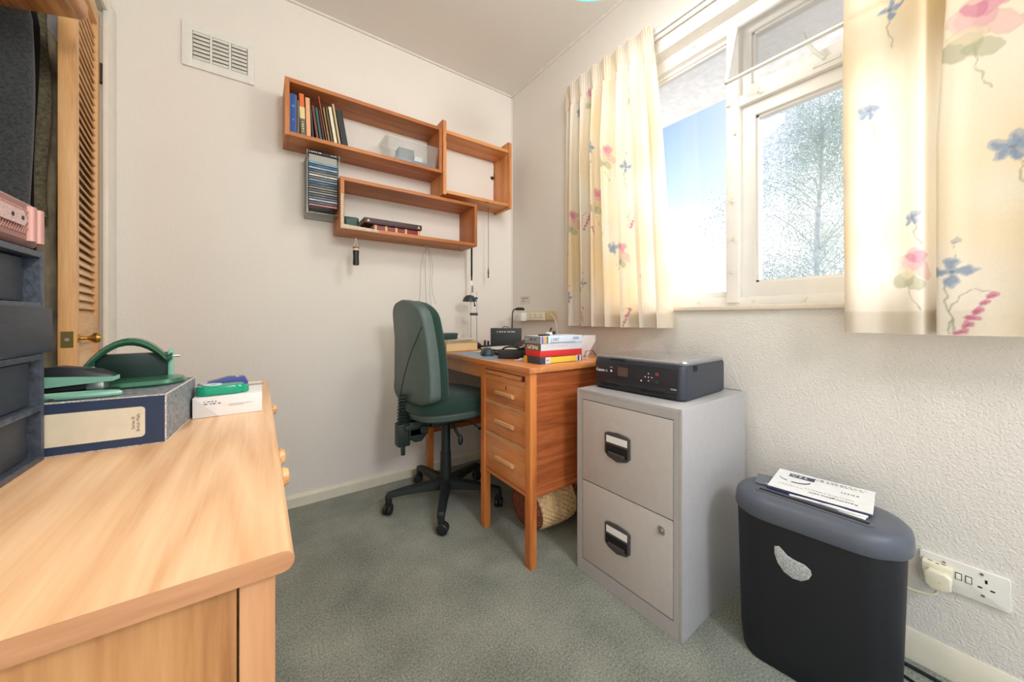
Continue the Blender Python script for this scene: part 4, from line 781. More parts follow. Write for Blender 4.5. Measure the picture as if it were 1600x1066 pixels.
# extension block by the desk
EX = thing('extension_block', 'aged cream four-way extension block screwed to the wall above the desk corner', 'socket', (WB, 1.82, .92))
Ke = MX((WB-.0005, 1.815, .951)); MB().box(-.205, -.031, 0, .205, .031, .008, bev=.002, m=Ke).build('backboard', 'yplast', EX, world=True)
MB().box(-.19, -.026, .008, .11, .026, .026, bev=.004, m=Ke).build('socket_strip', 'cplast', EX, world=True); MB().box(.115, -.024, .008, .18, .024, .020, bev=.004, m=Ke).build('end_cap', 'yplast', EX, world=True)
mb = MB()
for u in (-.03, .025, .080): mb.box(u-.002, .006, .026, u+.002, .015, .0265, m=Ke).box(u-.012, -.010, .026, u-.006, -.006, .0265, m=Ke).box(u+.006, -.010, .026, u+.012, -.006, .0265, m=Ke)
mb.build('pin_hole', 'dark', EX, world=True)
for i, (u, c_) in enumerate(((-.150, 'wplast'), (-.088, 'wplast'))): t = tag(MB().box(-.026, -.030, 0, .024, .026, .03 if i == 0 else .045, bev=.004, m=Ke @ Matrix.Translation((u, -.002, .0265))).build('mains_adaptor', c_), ['white mains adaptor at the far left of the extension block', 'deeper white mains adaptor plugged in right of the other on the extension block'][i], 'plug', 'white adaptors in the extension block'); recenter(t)
o = tag(MB().tube([(1.448, 1.64, .965), (1.445, 1.60, .94), (1.45, 1.585, .88), (1.452, 1.57, .80), (1.45, 1.57, .756)], .003, smooth=3).build('white_flex', 'wplast'), 'thin white flex dropping from the extension block to the desk', 'cable'); recenter(o)
o = tag(MB().box(-.055, -.025, 0, .055, .03, .0004, m=MX((WB-.0006, 1.93, 1.06))).marks(.07, .006, 8, MX((WB-.0011, 1.935, 1.074)), mi=1).marks(.04, .005, 5, MX((WB-.0011, 1.945, 1.056)), mi=1, seed=4).build('wall_note', [cm((214, 208, 196)), 'inkb']), 'small handwritten note stuck to the wall above the extension block', 'note'); recenter(o)
o = tag(MB().box(1.466, .865, .930, 1.4745, .880, .955, bev=.003).tube([(1.468, .872, .94), (1.460, .872, .930), (1.458, .872, .938)], .002, n=6).build('wall_hook', 'wplast'), 'tiny white adhesive hook just below the window board', 'hook'); recenter(o)

# ------------------------------------------------------------------ things on the desk
ZD = .7555
t = thing('desk_lamp', 'twin-pole black desk lamp with domed shade at the far left of the desk', 'lamp', (1.078, 1.93, ZD), R(-20))
MB().lathe([(0, 0), (.050, 0), (.050, .006), (.044, .022), (.030, .034), (0, .040)], 28).build('base', 'blackp', t)
for s_ in (-1, 1): MB().cyl((s_*.0185, 0, .03), (s_*.0185, 0, .345), .0028, n=10).build('pole', 'steel', t)
MB().box(-.024, -.006, .200, .024, .006, .216, bev=.002).box(-.024, -.006, .30, .024, .006, .312, bev=.002).build('pole_clamp', 'blackp', t)
MB().lathe([(0, .325), (.020, .322), (.036, .308), (.044, .285), (.042, .285), (.030, .300), (0, .312)], 28, m=Matrix.Translation((-.028, -.01, 0))).build('lamp_shade', mat('dark_lamp_metal', (58, 66, 66), .4, .2), t)
MB().cyl((-.005, -.03, .29), (0, -.035, .262), .003, n=8).ball((0, -.035, .260), .006).build('tilt_handle', 'blackp', t)
t = thing('reading_lamp', 'slim black reading lamp with a bent neck behind the upright black case', 'lamp', (1.285, 1.815, ZD))
MB().lathe([(0, 0), (.04, 0), (.04, .008), (.03, .014), (0, .016)], 24).build('base', 'blackp', t); MB().tube([(0, 0, .01), (0, 0, .21), (.006, -.004, .235), (.02, -.015, .243)], .0035, smooth=2).build('neck', 'blackp', t)
MB().loft([[(p[0]*1.0, p[1], p[2]) for p in rrect(.055, .026, .01, 4, 0)], rrect(.060, .030, .012, 4, .008), rrect(.040, .018, .008, 4, .018)], m=Matrix.Translation((.040, -.027, .232)) @ Matrix.Rotation(R(-35), 4, 'Z')).build('lamp_head', 'blackp', t)
t = thing('black_case', 'upright black case with white lettering standing at the back of the desk', 'case', (1.205, 1.765, ZD), R(-33))
MB().box(-.093, 0, 0, .093, .024, .124, bev=.003).build('case_body', cm((40, 46, 46), .5), t); MB().marks(.11, .005, 11, MY((.0, -.0004, .102))).build('lettering', 'ink', t); MB().tube([(-.022, .008, .123), (-.018, .006, .132), (.010, .006, .132), (.014, .008, .123)], .0025, smooth=1).build('case_handle', 'blackp', t)
t = thing('thick_book', 'thick tan book lying at the left of the desk behind the chair', 'book', (.925, 1.875, ZD), R(2))
MB().box(-.105, -.095, 0, .095, .09, .004, bev=.001).box(-.105, -.095, .046, .095, .09, .050, bev=.001).box(-.103, .085, .0, .093, .09, .05).build('cover', cm((196, 152, 104)), t); MB().box(-.102, -.092, .004, .092, .085, .046).build('pages', cm((226, 200, 150), .8, var=.15, scale=200, stretch=(1, 1, 12)), t)
o = tag(MB().box(-.11, -.07, 0, .09, .07, .003, fn=lambda x, y, z: (x, y, z+.012*(x+.11))).box(-.10, -.08, .006, .10, .06, .008, mi=1, fn=lambda x, y, z: (x, y, z+.03*(x+.11))).build('loose_papers', ['paper', cm((226, 214, 196))]), 'loose white papers lying on the thick tan book', 'papers'); place(o, (.94, 1.89, ZD+.0505), R(12))
t = thing('green_box', 'dark green narrow box resting on the papers beside the chair back', 'box', (.875, 1.905, ZD+.064), R(-4)); MB().box(-.085, -.03, 0, .065, .03, .030, bev=.002).build('box_body', cm((34, 58, 50), .5), t); MB().box(-.087, -.032, .020, .067, .032, .033, bev=.002).build('box_lid', cm((48, 72, 62), .5), t)
t = thing('desk_clutter_holder', 'low black dock with upright stubs beside the twin-pole lamp', 'dock', (1.15, 1.86, ZD))
MB().box(-.05, -.03, 0, .05, .03, .018, bev=.004).build('dock_body', 'blackp', t)
for (x, h_) in ((-.035, .05), (-.012, .045), (.015, .035), (.035, .028)): MB().cyl((x, 0, .015), (x, 0, h_), .006, n=10).build('stub', 'blackp', t)
o = tag(MB().box(-.06, -.20, 0, .05, .17, .0012).build('blue_folder', cm((138, 166, 196), .5)), 'pale blue sheet lying along the front edge of the desk', 'folder'); place(o, (.888, 1.53, ZD), R(3))
t = thing('computer_mouse', 'dark domed computer mouse on the pale blue sheet', 'mouse', (.915, 1.505, ZD+.0015), R(70))
MB().loft([[(p[0], p[1], 0) for p in rrect(.100, .058, .028, 8)], [(p[0], p[1], .010) for p in rrect(.102, .060, .029, 8)], [(p[0]-.003, p[1], .026) for p in rrect(.085, .048, .023, 8)], [(p[0]-.006, p[1], .036) for p in rrect(.055, .032, .015, 8)], [(p[0]-.008, p[1], .0385) for p in rrect(.02, .012, .005, 8)]]).build('mouse_body', cm((52, 70, 76), .4), t, angle=60); MB().cyl((.030, -.003, .028), (.030, .003, .028), .008, n=14).build('scroll_wheel', 'blackp', t)
for i, (x, y, z, rz, c_, lb) in enumerate(((1.06, 1.60, 0, 20, (212, 200, 170), 'cream magazine at the bottom of the paper pile on the desk'), (1.075, 1.585, .006, -12, (60, 52, 48), 'dark brown magazine in the middle of the paper pile on the desk'), (1.10, 1.575, .0135, 8, (230, 226, 214), 'white curling papers on top of the paper pile on the desk'), (1.17, 1.50, .0055, 40, (196, 200, 206), 'pale grey papers right of the pile, near the boxes'))):
    o = tag(MB().box(-.095, -.13, 0, .095, .13, .0055, bev=.001, fn=lambda x, y, z, k=i: (x, y, z+(.5*x*x+.25*y*y)*(.3*k))).box(-.092, -.127, .0010, .0955, .1305, .0048, mi=1, fn=lambda x, y, z, k=i: (x, y, z+(.5*x*x+.25*y*y)*(.3*k))).build('magazine', [cm(c_), 'paper']), lb, 'magazine', 'papers piled on the desk'); place(o, (x, y, ZD+z), R(rz))
t = thing('camera_case', 'black zipped pouch with strap left of the stacked boxes', 'case', (.955, 1.345, ZD+.0015), R(-32))
MB().box(-.068, -.045, 0, .068, .045, .036, bev=.006).build('pouch', 'blackm', t); MB().box(-.069, -.046, .026, .069, .046, .029).build('zip_seam', 'blackp', t); MB().tube([(-.05, .02, .034), (-.03, -.01, .052), (.02, .0, .048), (.05, .03, .036), (.06, -.02, .05), (.02, -.035, .042)], .004, smooth=2).build('strap', 'cable', t)
t = thing('remote_handset', 'black handset with gold trim leaning over the black pouch', 'handset', (1.016, 1.350, ZD+.058), R(-40), ry=R(-32)); MB().box(-.035, -.02, 0, .035, .02, .018, bev=.005).build('handset_body', 'blackp', t); MB().box(-.036, -.021, .006, .036, .021, .008).build('trim_band', cm((150, 120, 70), .4), t)
o = tag(MB().tube([(.995, 1.275, ZD+.012), (1.005, 1.255, ZD+.045), (1.015, 1.24, ZD+.02), (.985, 1.235, ZD+.006), (.955, 1.245, ZD+.006), (.93, 1.225, ZD+.006)], .003, smooth=3).tube([(1.02, 1.30, ZD+.05), (1.035, 1.27, ZD+.06), (1.03, 1.235, ZD+.03), (.99, 1.225, ZD+.005)], .003, smooth=3).build('charger_lead', 'cable'), 'tangled black lead between the pouch and the stacked boxes', 'cable'); recenter(o)
t = thing('earphone_tangle', 'small white and brown plug ends at the left foot of the stacked boxes', 'plug', (.925, 1.232, ZD)); MB().box(-.012, -.008, 0, .010, .008, .012, bev=.003).build('white_end', 'wplast', t); MB().cyl((.012, -.004, .005), (.030, -.012, .005), .004, n=10).build('brown_end', cm((110, 60, 44)), t); MB().cyl((-.012, .0, .005), (-.035, .01, .004), .003, .001, n=8).build('tip', 'steel', t)
# the four stacked boxes (corner nearest camera at .912,1.09)
bxx, bxy = .235, .105
def stk(name, label, z, h_, dx=0., dy=0., w=bxx, d=bxy, rz=0, mats='paper', extra=None):
    t = thing(name, label, 'box', (.912+dx, 1.092+dy, ZD+z), R(rz), 'boxes stacked on the desk'); MB().box(0, 0, 0, w, d, h_, bev=.001).build('carton', mats, t)
    if extra: extra(t, w, d, h_)
    return t
def ex1(t, w, d, h):
    MB().box(.055, -.0006, .002, w-.035, 0, h-.002, m=None).build('yellow_panel', cm((240, 204, 70)), t); MB().box(.028, -.0006, .001, .055, 0, h-.001).box(w-.034, -.0006, .001, w-.006, 0, h-.001).build('white_panel', cm((222, 214, 214)), t)
    MB().box(w-.026, -.0009, .002, w-.016, 0, h-.002).box(.002, -.0006, .002, .026, 0, h-.002).text('FOI', .010, MY((.040, -.0009, h/2))).build('dark_panel', cm((54, 62, 82)), t)
    MB().box(-.0006, d-.022, 0, 0, d, h).build('orange_end', cm((242, 170, 40)), t)
stk('tape_box', 'bottom box of the desk stack, yellow and dark blue', 0, .027, dx=-.004, mats=cm((60, 64, 72)), extra=ex1)
stk('red_book', 'red book in the stack on the desk, above the yellow box', .0272, .025, w=.232, d=.098, rz=-1, dx=.0, dy=.004, mats=cm((214, 52, 50), .45))
def ex3(t, w, d, h):
    MB().box(-.0006, .0, 0, 0, d, h).build('grey_end', cm((112, 106, 94)), t); MB().text('PHILIPS', .022, frame((-.0010, d/2, h/2), (0, 1, 0), (0, 0, -1)), bold=.0006).build('lettering', cm((240, 226, 200)), t); MB().box(.165, -.0005, .002, .168, 0, h-.002).box(.03, -.0005, h*.4, .15, 0, h*.8).build('pink_panel', cm((222, 206, 216)), t)
stk('lamp_carton', 'white carton with a grey PHILIPS end in the desk stack, above the red book', .0524, .028, dx=.004, dy=.004, mats=cm((216, 224, 232)), extra=ex3)
def ex4(t, w, d, h):
    MB().box(-.0006, .0, 0, 0, d, h).build('grey_end', cm((150, 154, 158)), t); MB().text('081 180', .012, frame((-.0012, d*.45, h*.55), (0, 1, 0), (0, 0, -1))).text('I B', .010, frame((-.0012, d*.88, h*.5), (0, -1, 0), (0, 0, 1)), mi=1).build('end_lettering', [cm((70, 74, 92)), M['ink']], t)
    for i, c_ in enumerate(((112, 92, 176), (214, 160, 150), (240, 170, 60), (74, 130, 84))): MB().box(.004+i*.009, -.0006, .001, .012+i*.009, 0, h-.001).build('colour_stripe', cm(c_), t)
    MB().text('[ ORT', .017, frame((.075, -.001, h*.5), (1, 0, 0), (0, 0, 1))).text('2SYN:', .014, frame((.195, -.001, h*.6), (1, 0, 0), (0, 0, 1))).build('lettering', cm((96, 110, 150)), t); MB().box(.05, -.0006, .002, .19, 0, .004).build('green_line', cm((60, 120, 110)), t)
stk('printer_carton', 'topmost white carton with rainbow stripes in the desk stack', .0806, .030, dx=.0, dy=0, mats=cm((214, 226, 240)), extra=ex4)
t = thing('small_tripod', 'small black and white folded clip stand lying on top of the box stack', 'clip', (.99, 1.14, ZD+.1110), R(20)); MB().box(-.06, -.012, 0, .0, .012, .006, bev=.002).tube([(0, 0, .004), (.04, .01, .016), (.055, .012, .030)], .004).ball((.04, -.008, .010), .008).build('black_arm', 'blackp', t); MB().box(-.004, -.01, 0, .024, .01, .014, bev=.003).build('white_clip', 'wplast', t)
o = tag(MB().loft([[(x, y, z) for x, y, z in rrect(.055, .03, .008, 4, 0)], rrect(.075, .035, .01, 4, .03), [(p[0]+.02, p[1], p[2]) for p in rrect(.10, .03, .01, 4, .07)], [(p[0]+.035, p[1], p[2]) for p in rrect(.06, .015, .005, 4, .10)]], fn=lambda x, y, z: (x+.004*math.sin(z*160+y*80), y+.004*math.sin(x*190+z*120), z)).build('plastic_bag', clearplastic('crumpled_bag', (236, 226, 222), .75, .2)), 'crumpled translucent white bag behind the stacked boxes', 'bag'); place(o, (1.300, 1.235, ZD), R(-20))
t = thing('white_bottle', 'small white bottle with a black cap right of the stacked boxes', 'bottle', (1.214, 1.172, ZD)); MB().lathe([(0, 0), (.010, 0), (.011, .004), (.011, .040), (.007, .046), (0, .046)], 18).build('bottle_body', 'wplast', t); MB().cyl((0, 0, .046), (0, 0, .056), .006, n=14).build('cap', 'blackp', t)
t = thing('eyeglasses_arm', 'thin red stick with a black hook beside the white bottle', 'pen', (1.268, 1.165, ZD+.004)); MB().cyl((-.02, 0, .026), (.035, .0, .026), .0016, n=8).build('red_stick', 'inkr', t); MB().tube([(.02, 0, .026), (.04, 0, .012), (.05, 0, -.002)], .002, smooth=2).tube([(-.02, 0, .026), (-.02, .01, -.003)], .0016).build('black_hook', 'cable', t)

# ------------------------------------------------------------------ chest of drawers, foreground
CZ = .72; cx0, cx1, cy0, cy1 = -.455, .013, .415, 1.54
C_ = thing('chest_of_drawers', 'honey pine chest of drawers with bullnosed top filling the left foreground', 'chest of drawers', (-.22, .94, 0))
prof_ = [(cx0-.01, 0), (.018, 0), (.0235, .0015), (.0268, .0055), (.028, .010), (.0268, .0145), (.0235, .0185), (.018, .020), (cx0-.01, .020)]
mb = MB().prism(prof_, .400, 1.56, m=Matrix(((1, 0, 0, 0), (0, 0, 1, 0), (0, 1, 0, CZ-.020), (0, 0, 0, 1))))
for f in mb.main.faces:
    f.normal_update()
    if abs(f.normal.y) > .9: f.material_index = 1
mb.build('chest_top', ['chy', 'che'], C_, world=True)
for y in (cy0, cy1-.02): bx('side_panel', 'chz', C_, cx0+.02, y+.004, .05, cx1-.030, y+.018, CZ-.020)
for (x, y) in ((cx1-.028, cy0), (cx0, cy0), (cx1-.028, cy1-.028), (cx0, cy1-.028)): bx('corner_post', 'chp', C_, x, y, 0, x+.028, y+.028, CZ-.021, bev=.002)
bx('back_panel', 'chz', C_, cx0, cy0+.02, .05, cx0+.008, cy1-.02, CZ-.02); bx('front_rail', 'chy', C_, cx1-.022, cy0+.028, .05, cx1-.002, cy1-.028, .09)
def cknob(y, z, par): MB().lathe([(0, 0), (.007, 0), (.007, .008), (.015, .014), (.017, .022), (.013, .030), (0, .033)], 24, m=frame((cx1, y, z), (0, 1, 0), (0, 0, 1))).build('knob', 'knob', par, world=True)
for a, b_, ky in ((cy0+.032, .797, .755), (.803, 1.16, .868), (1.166, cy1-.032, 1.33)):
    d_ = bx('drawer', 'chy', C_, cx1-.30, a, .555, cx1, b_, .690, bev=.002); cknob(ky, .657, d_)
for a, b_, ky in ((cy0+.032, .975, 0), (.981, cy1-.032, 1.02)):
    d_ = bx('cupboard_door', 'chz', C_, cx1-.018, a, .095, cx1, b_, .549, bev=.002)
    if ky: cknob(1.05, .40, d_)
# black drawer tower
TW = thing('drawer_tower', 'small black painted wooden drawer tower standing on the pine chest', 'drawer tower', (-.354, .74, CZ+.0005))
tx0, tx1, ty0, ty1, th_ = -.437, -.272, .60, .873, .322
mb = MB(); mb.box(tx0, ty0, CZ+.0005, tx1, ty0+.010, CZ+th_, bev=.001).box(tx0, ty1-.010, CZ+.0005, tx1, ty1, CZ+th_, bev=.001).box(tx0, ty0+.01, CZ+.0005, tx0+.005, ty1-.01, CZ+th_)
for i in range(5): z = CZ+.0005+i*(th_-.0105)/4; mb.box(tx0, ty0+.01, z, tx1, ty1-.01, z+.009, bev=.001)
mb.build('tower_case', 'towerd', TW, world=True)
for i in range(4):
    z = CZ+.0115+i*(th_-.0105)/4; ox = [-.010, -.008, .007, -.014][i]
    dr = MB().box(tx0+.006, ty0+.012, z, tx1+ox, ty1-.022 if i != 2 else ty1+.004, z+.064 if i != 2 else z+.068, bev=.001).build('tower_drawer', 'tower', TW, world=True)
    MB().ball((tx1+ox+.006, .700, z+.034), .006).build('tower_knob', cm((200, 160, 140)), dr, world=True)
# rose-gold speaker
SP = thing('portable_speaker', 'rose gold portable speaker with ribbed grille on top of the drawer tower', 'speaker', (-.328, .742, CZ+th_+.001))
def sx_ring(x, w, h_, r_): return [(x, p[0], p[1]+.034) for p in rrect(w, h_, r_, 6)]
MB().loft([sx_ring(-.07, .245, .052, .012), sx_ring(-.062, .265, .064, .015), sx_ring(.048, .265, .064, .015), sx_ring(.056, .245, .050, .012)]).build('speaker_body', 'rosem', SP)
mb = MB()
for i in range(34): y = -.118+i*.0062; mb.box(-.0012, -.03, 0, .0012, .03, .002, m=frame((.056, y, .034), (0, 1, 0), (0, 0, 1)) @ Matrix.Rotation(R(-38), 4, 'Z') @ Matrix.Scale(.75, 4))
mb.build('grille_rib', 'rose', SP)
MB().cyl((.052, .088, .008), (.052, .088, .058), .010, n=20).cyl((.052, .110, .008), (.052, .110, .058), .010, n=20).build('end_roller', 'rose', SP)
MB().prism([(-.10, -.010), (.060, -.010), (.068, 0), (.060, .010), (-.10, .010)], 0, .003, m=frame((.0575, 0, .036), (0, 1, 0), (0, 0, 1))).build('name_plate', mat('pale_rose', (196, 168, 166), .5, .3, var=.3, scale=400), SP)
MB().cyl((.0606, .055, .036), (.0612, .055, .036), .003, n=10).cyl((.0606, .03, .036), (.0612, .03, .036), .003, n=10).build('plate_screw', 'dsteel', SP)
# box file
BF = thing('box_file', 'navy archive box file with cream label lying on the pine chest', 'box file', (-.1345, .872, CZ+.0005), R(-4.2)); bl, bd, bh = .31, .215, .085
MB().box(-bl, 0, 0, 0, bd, bh, bev=.0012).build('box_body', 'marble', BF); MB().box(-bl, -.0008, .0008, -.0005, .0006, bh-.0008).build('spine', 'navy', BF)
MB().prism([p[:2] for p in rrect(.245, .052, .006, 5)], 0, .0006, m=MY((-.149, -.0008, bh*.48))).build('spine_label', 'cream', BF); MB().text('Series III\nBritish Mails', .0062, frame((-.038, -.0016, bh*.47), (0, 0, 1), (-1, 0, 0)), ext=.0001).build('label_lettering', cm((110, 90, 66)), BF)
MB().box(-bl, -.0012, bh-.0016, .0002, .001, bh+.0003).box(-.0014, -.001, 0, .0004, .0012, bh).box(-.0016, 0, bh-.0014, .0004, bd, bh+.0004).box(-bl, -.0012, -.0001, .0002, .0008, .0012).box(-.0012, 0, 0, .0004, bd, .0012).build('worn_edge', mat('worn_white_board', (196, 190, 182), .8, var=.5, scale=250), BF)
# hole punch
zt = CZ+.0005+bh+.0006
HP = thing('hole_punch', 'metallic green hole punch with arched handle standing on the box file', 'hole punch', (-.214, 1.035, zt), R(6))
MB().loft([rrect(.172, .105, .050, 10, 0, -.004, -.014), rrect(.180, .112, .054, 10, .004, -.004, -.014), rrect(.172, .104, .050, 10, .011, -.004, -.014), rrect(.130, .065, .030, 10, .0135, -.004, -.014)]).build('punch_base', 'punch', HP)
MB().box(-.047, .004, .012, .058, .044, .060, bev=.004).box(-.02, -.036, .0125, .0, -.031, .014, mi=1).build('punch_block', ['punchd', 'dark'], HP)
MB().box(.056, .000, .010, .065, .048, .066, bev=.004).build('end_cheek', 'mint', HP); MB().box(-.053, .002, .010, -.045, .044, .040, bev=.003).build('end_cheek', 'mint', HP)
mb = MB(); arc = [(-.058+.122*f, -.002+.0*f, .022+.066*math.sin(math.pi*min(1, f*.92+.05))**.75) for f in np.linspace(0, 1, 14)]
arc[-1] = (.064, 0, .056); 
mb.loft([[(x, -.014, z-.009), (x, .036, z-.009), (x, .040, z-.002), (x, .034, z+.005), (x, -.012, z+.005), (x, -.018, z-.002)] for x, y, z in arc]); mb.build('arched_handle', 'punch', HP, angle=60)
MB().cyl((-.05, .018, .052), (.075, .018, .052), .003, n=10).build('pivot_rod', 'steel', HP)
# stapler
ST = thing('stapler', 'black and mint green stapler lying left of the hole punch', 'stapler', (-.258, .950, zt+.001), R(-2))
MB().loft([[(x, -w, z0), (x, w, z0), (x, w, z1), (x, w*.7, z2), (x, -w*.7, z2), (x, -w, z1)] for x, w, z0, z1, z2 in ((-.09, .010, .026, .030, .034), (-.06, .015, .028, .036, .046), (-.02, .017, .026, .034, .050), (.025, .016, .024, .032, .042), (.045, .011, .024, .028, .031))]).build('stapler_top', 'blackp', ST, angle=60)
MB().loft([[(x, -.0172, z0), (x, .0172, z0), (x, .0172, z1), (x, -.0172, z1)] for x, z0, z1 in ((-.09, .014, .034), (-.05, .014, .035), (.0, .018, .032), (.046, .021, .028))]).build('stapler_band', 'mint', ST); MB().box(-.09, -.009, .008, .030, .009, .020, bev=.001).build('magazine_channel', 'blackm', ST)
MB().box(.012, -.014, .003, .034, .014, .021, bev=.003).build('chrome_nose', 'steel', ST); MB().box(-.09, -.014, 0, .048, .014, .006, bev=.003).build('stapler_base', 'blackm', ST)
t = thing('mint_scissors', 'pale mint plastic looped handle lying at the front edge of the box file', 'scissors', (-.248, .906, zt+.001), R(-6)); MB().tube([(.05*math.cos(a*math.pi/10), .013*math.sin(a*math.pi/10), .004) for a in range(20)], .0045, closed=True).build('loop_handle', 'mint', t); MB().box(-.03, -.006, .001, .02, .006, .003, m=Matrix.Rotation(R(25), 4, 'Z')).build('blade', 'dsteel', t)
# white carton, tape, phone
WBX = thing('paper_box', 'small white cardboard box with a tape ring on it, near the chest corner', 'box', (-.118, 1.033, CZ+.0005), R(0)); MB().box(0, 0, 0, .124, .19, .044, bev=.0008).build('box_body', cm((228, 224, 220)), WBX)
MB().prism([(0, 0), (.045, 0), (.003, .043), (0, .043)], 0, .0006, m=MY((0.0005, 0, .0005))).build('folded_flap', cm((206, 202, 198)), WBX); MB().marks(.022, .002, 5, MY((.030, -.0004, .034))).marks(.030, .0024, 6, MY((.034, -.0004, .029)), seed=2).box(.062, -.0006, .024, .105, -.0002, .0246).box(.062, -.0006, .021, .090, -.0002, .0216).build('printed_text', cm((120, 116, 120)), WBX); MB().prism([(0, 0), (.06, 0), (.06, .028), (.02, .024)], 0, .0005, m=Matrix.Translation((.070, .12, .0442))).build('lid_print', cm((180, 160, 166)), WBX)
TP = thing('tape_dispenser', 'translucent teal tape dispenser lying on the white box', 'tape', (-.072, 1.064, CZ+.046), R(4)); MB().loft([[(p[0]*(1.0), p[1], p[2]) for p in rrect(.085, .040, .019, 10, 0)], rrect(.088, .043, .020, 10, .003), rrect(.088, .043, .020, 10, .017), rrect(.084, .039, .018, 10, .020)]).box(.030, -.016, .001, .052, .010, .016, bev=.003).build('dispenser_shell', 'teal', TP); MB().lathe([(.009, .0205), (.017, .0205), (.017, .0225), (.009, .0225), (.009, .0205)], 24, m=Matrix.Translation((-.015, 0, 0))).build('tape_roll', cm((190, 214, 205), .3), TP)
PHN = thing('blue_stapler', 'small navy blue wedge-shaped gadget behind the teal tape on the white box', 'gadget', (-.072, 1.150, CZ+.046), R(8)); MB().prism([(-.050, 0), (.045, 0), (.048, .010), (.042, .024), (.010, .026), (-.050, .012)], -.02, .02, m=frame((0, 0, 0), (1, 0, 0), (0, 0, 1)), bev=.003).build('gadget_body', 'blue', PHN); MB().box(-.045, -.016, .0, .03, .016, .0008, m=Matrix.Translation((0, 0, .0205)) @ Matrix.Rotation(R(-9), 4, 'Y')).build('pale_top', cm((206, 196, 206)), PHN)

# ------------------------------------------------------------------ wardrobe door, garments, pine shelf overhead
DR = struct(bpy.data.objects.new('door_1', None)); COL.objects.link(DR); place(DR, (-.487, 1.985, 0), R(6.7))
DW, DH, DT = .365, 2.07, .036     # local: y from -DW to 0, x from 0 (front, +x) back
mb = MB(); mb.box(-DT, -DW, .02, 0, -DW+.034, DH, bev=.002).box(-DT, -.045, .02, 0, 0, DH, bev=.002); struct(mb.build('door_stile', 'ldz', DR))
mb = MB(); mb.box(-DT, -DW+.034, .86, 0, -.045, .948, bev=.002).box(-DT, -DW+.034, DH-.06, 0, -.045, DH, bev=.002).box(-DT, -DW+.034, .02, 0, -.045, .14, bev=.002); struct(mb.build('door_rail', 'ldy', DR))
mb = MB(); z = .962
while z < DH-.07: mb.box(-.024, -DW+.033, -.0025, .024, -.044, .0025, bev=.0015, m=Matrix.Translation((-DT/2, 0, z)) @ Matrix.Rotation(R(59), 4, 'Y')); z += .0275
struct(mb.build('louvre_slats', 'ldy', DR))
struct(MB().box(-DT+.01, -DW+.034, .14, -.008, -.045, .86).loft([[(-.008, y, z) for y, z in ((-DW+.04, .15), (-.05, .15), (-.05, .85), (-DW+.04, .85))], [(0.0, y, z) for y, z in ((-DW+.08, .20), (-.09, .20), (-.09, .80), (-DW+.08, .80))]]).build('door_panel', 'ldy', DR))
struct(MB().lathe([(0, 0), (.014, 0), (.014, .002), (.006, .005), (.005, .018), (.009, .024), (.0155, .030), (.0165, .038), (.012, .045), (0, .048)], 24, m=frame((0, -DW+.024, .878), (0, 1, 0), (0, 0, 1))).build('door_handle', 'brass', DR))
struct(MB().box(-DT+.006, -DW-.0015, .852, -.006, -DW, .900).cyl((-DT/2, -DW-.001, .876), (-DT/2, -DW-.004, .876), .005, n=14, mi=1).build('ball_catch', [mat('aged_brass', (128, 112, 66), .4, .8), M['steel']], DR))
for z in (1.86, .30): struct(MB().box(-.002, -.002, z-.035, .004, .014, z+.035).cyl((.004, .002, z-.036), (.004, .002, z+.036), .004, n=10).build('hinge', 'dsteel', DR))

def garment(label, yc, x0, x1, ztop, zbot, mt, th, seed, sh=.10):
    rs = random.Random(seed); n = 40; ph = [rs.uniform(0, 6) for _ in range(4)]
    t = thing('hanging_coat', label, 'coat', ((x0+x1)/2, yc, zbot)); rings = []; w = x1-x0
    for k in range(26):
        f = k/25; z = zbot+(ztop-zbot)*f; top = max(0, (f-.86)/.14); half = w/2*(1-top**1.6*.72); thick = th*(1-.7*top)*(1+.15*math.sin(3*f+ph[0])); ring = []
        for j in range(n):
            a = 2*math.pi*j/n; c, s_ = math.cos(a), math.sin(a)
            r_ = 1+.10*math.sin(5*a+ph[1]+f*1.4)+.07*math.sin(11*a+ph[2]); ring.append(((half*c)*(1+.03*math.sin(9*f+ph[3])), thick*abs(s_)**.8*(1 if s_ > 0 else -1)*r_, z-zbot))
        rings.append(ring)
    MB().loft(rings).build('garment', mt, t, angle=80)
    MB().tube([(-w*.16, 0, ztop-zbot-.004), (0, 0, ztop-zbot+.02), (w*.16, 0, ztop-zbot-.004)], .006, smooth=1).tube([(0, 0, ztop-zbot+.018), (0, 0, ztop-zbot+.05), (.012, 0, ztop-zbot+.065), (.022, 0, ztop-zbot+.05)], .002, smooth=2).build('hanger', 'steel', t)
garment('charcoal grey wool coat hanging nearest in the open wardrobe', 1.590, -.93, -.518, 1.99, .62, 'coat1', .035, 1)
garment('black garment hanging behind the charcoal coat in the wardrobe', 1.672, -.93, -.535, 2.0, .75, 'coat3', .022, 2)
garment('olive checked jacket hanging between black garment and brown-grey shirt', 1.735, -.92, -.530, 2.0, 1.25, 'coat4', .022, 3)
garment('brown-grey shirt hanging deepest in the wardrobe near the louvred door', 1.815, -.92, -.535, 2.0, .70, 'coat2', .024, 4)
RL = tag(MB().cyl((-.73, 1.06, 2.085), (-.73, WA, 2.085), .012, n=16).build('clothes_rail', 'steel'), 'steel clothes rail across the inside of the wardrobe', 'rail'); recenter(RL)

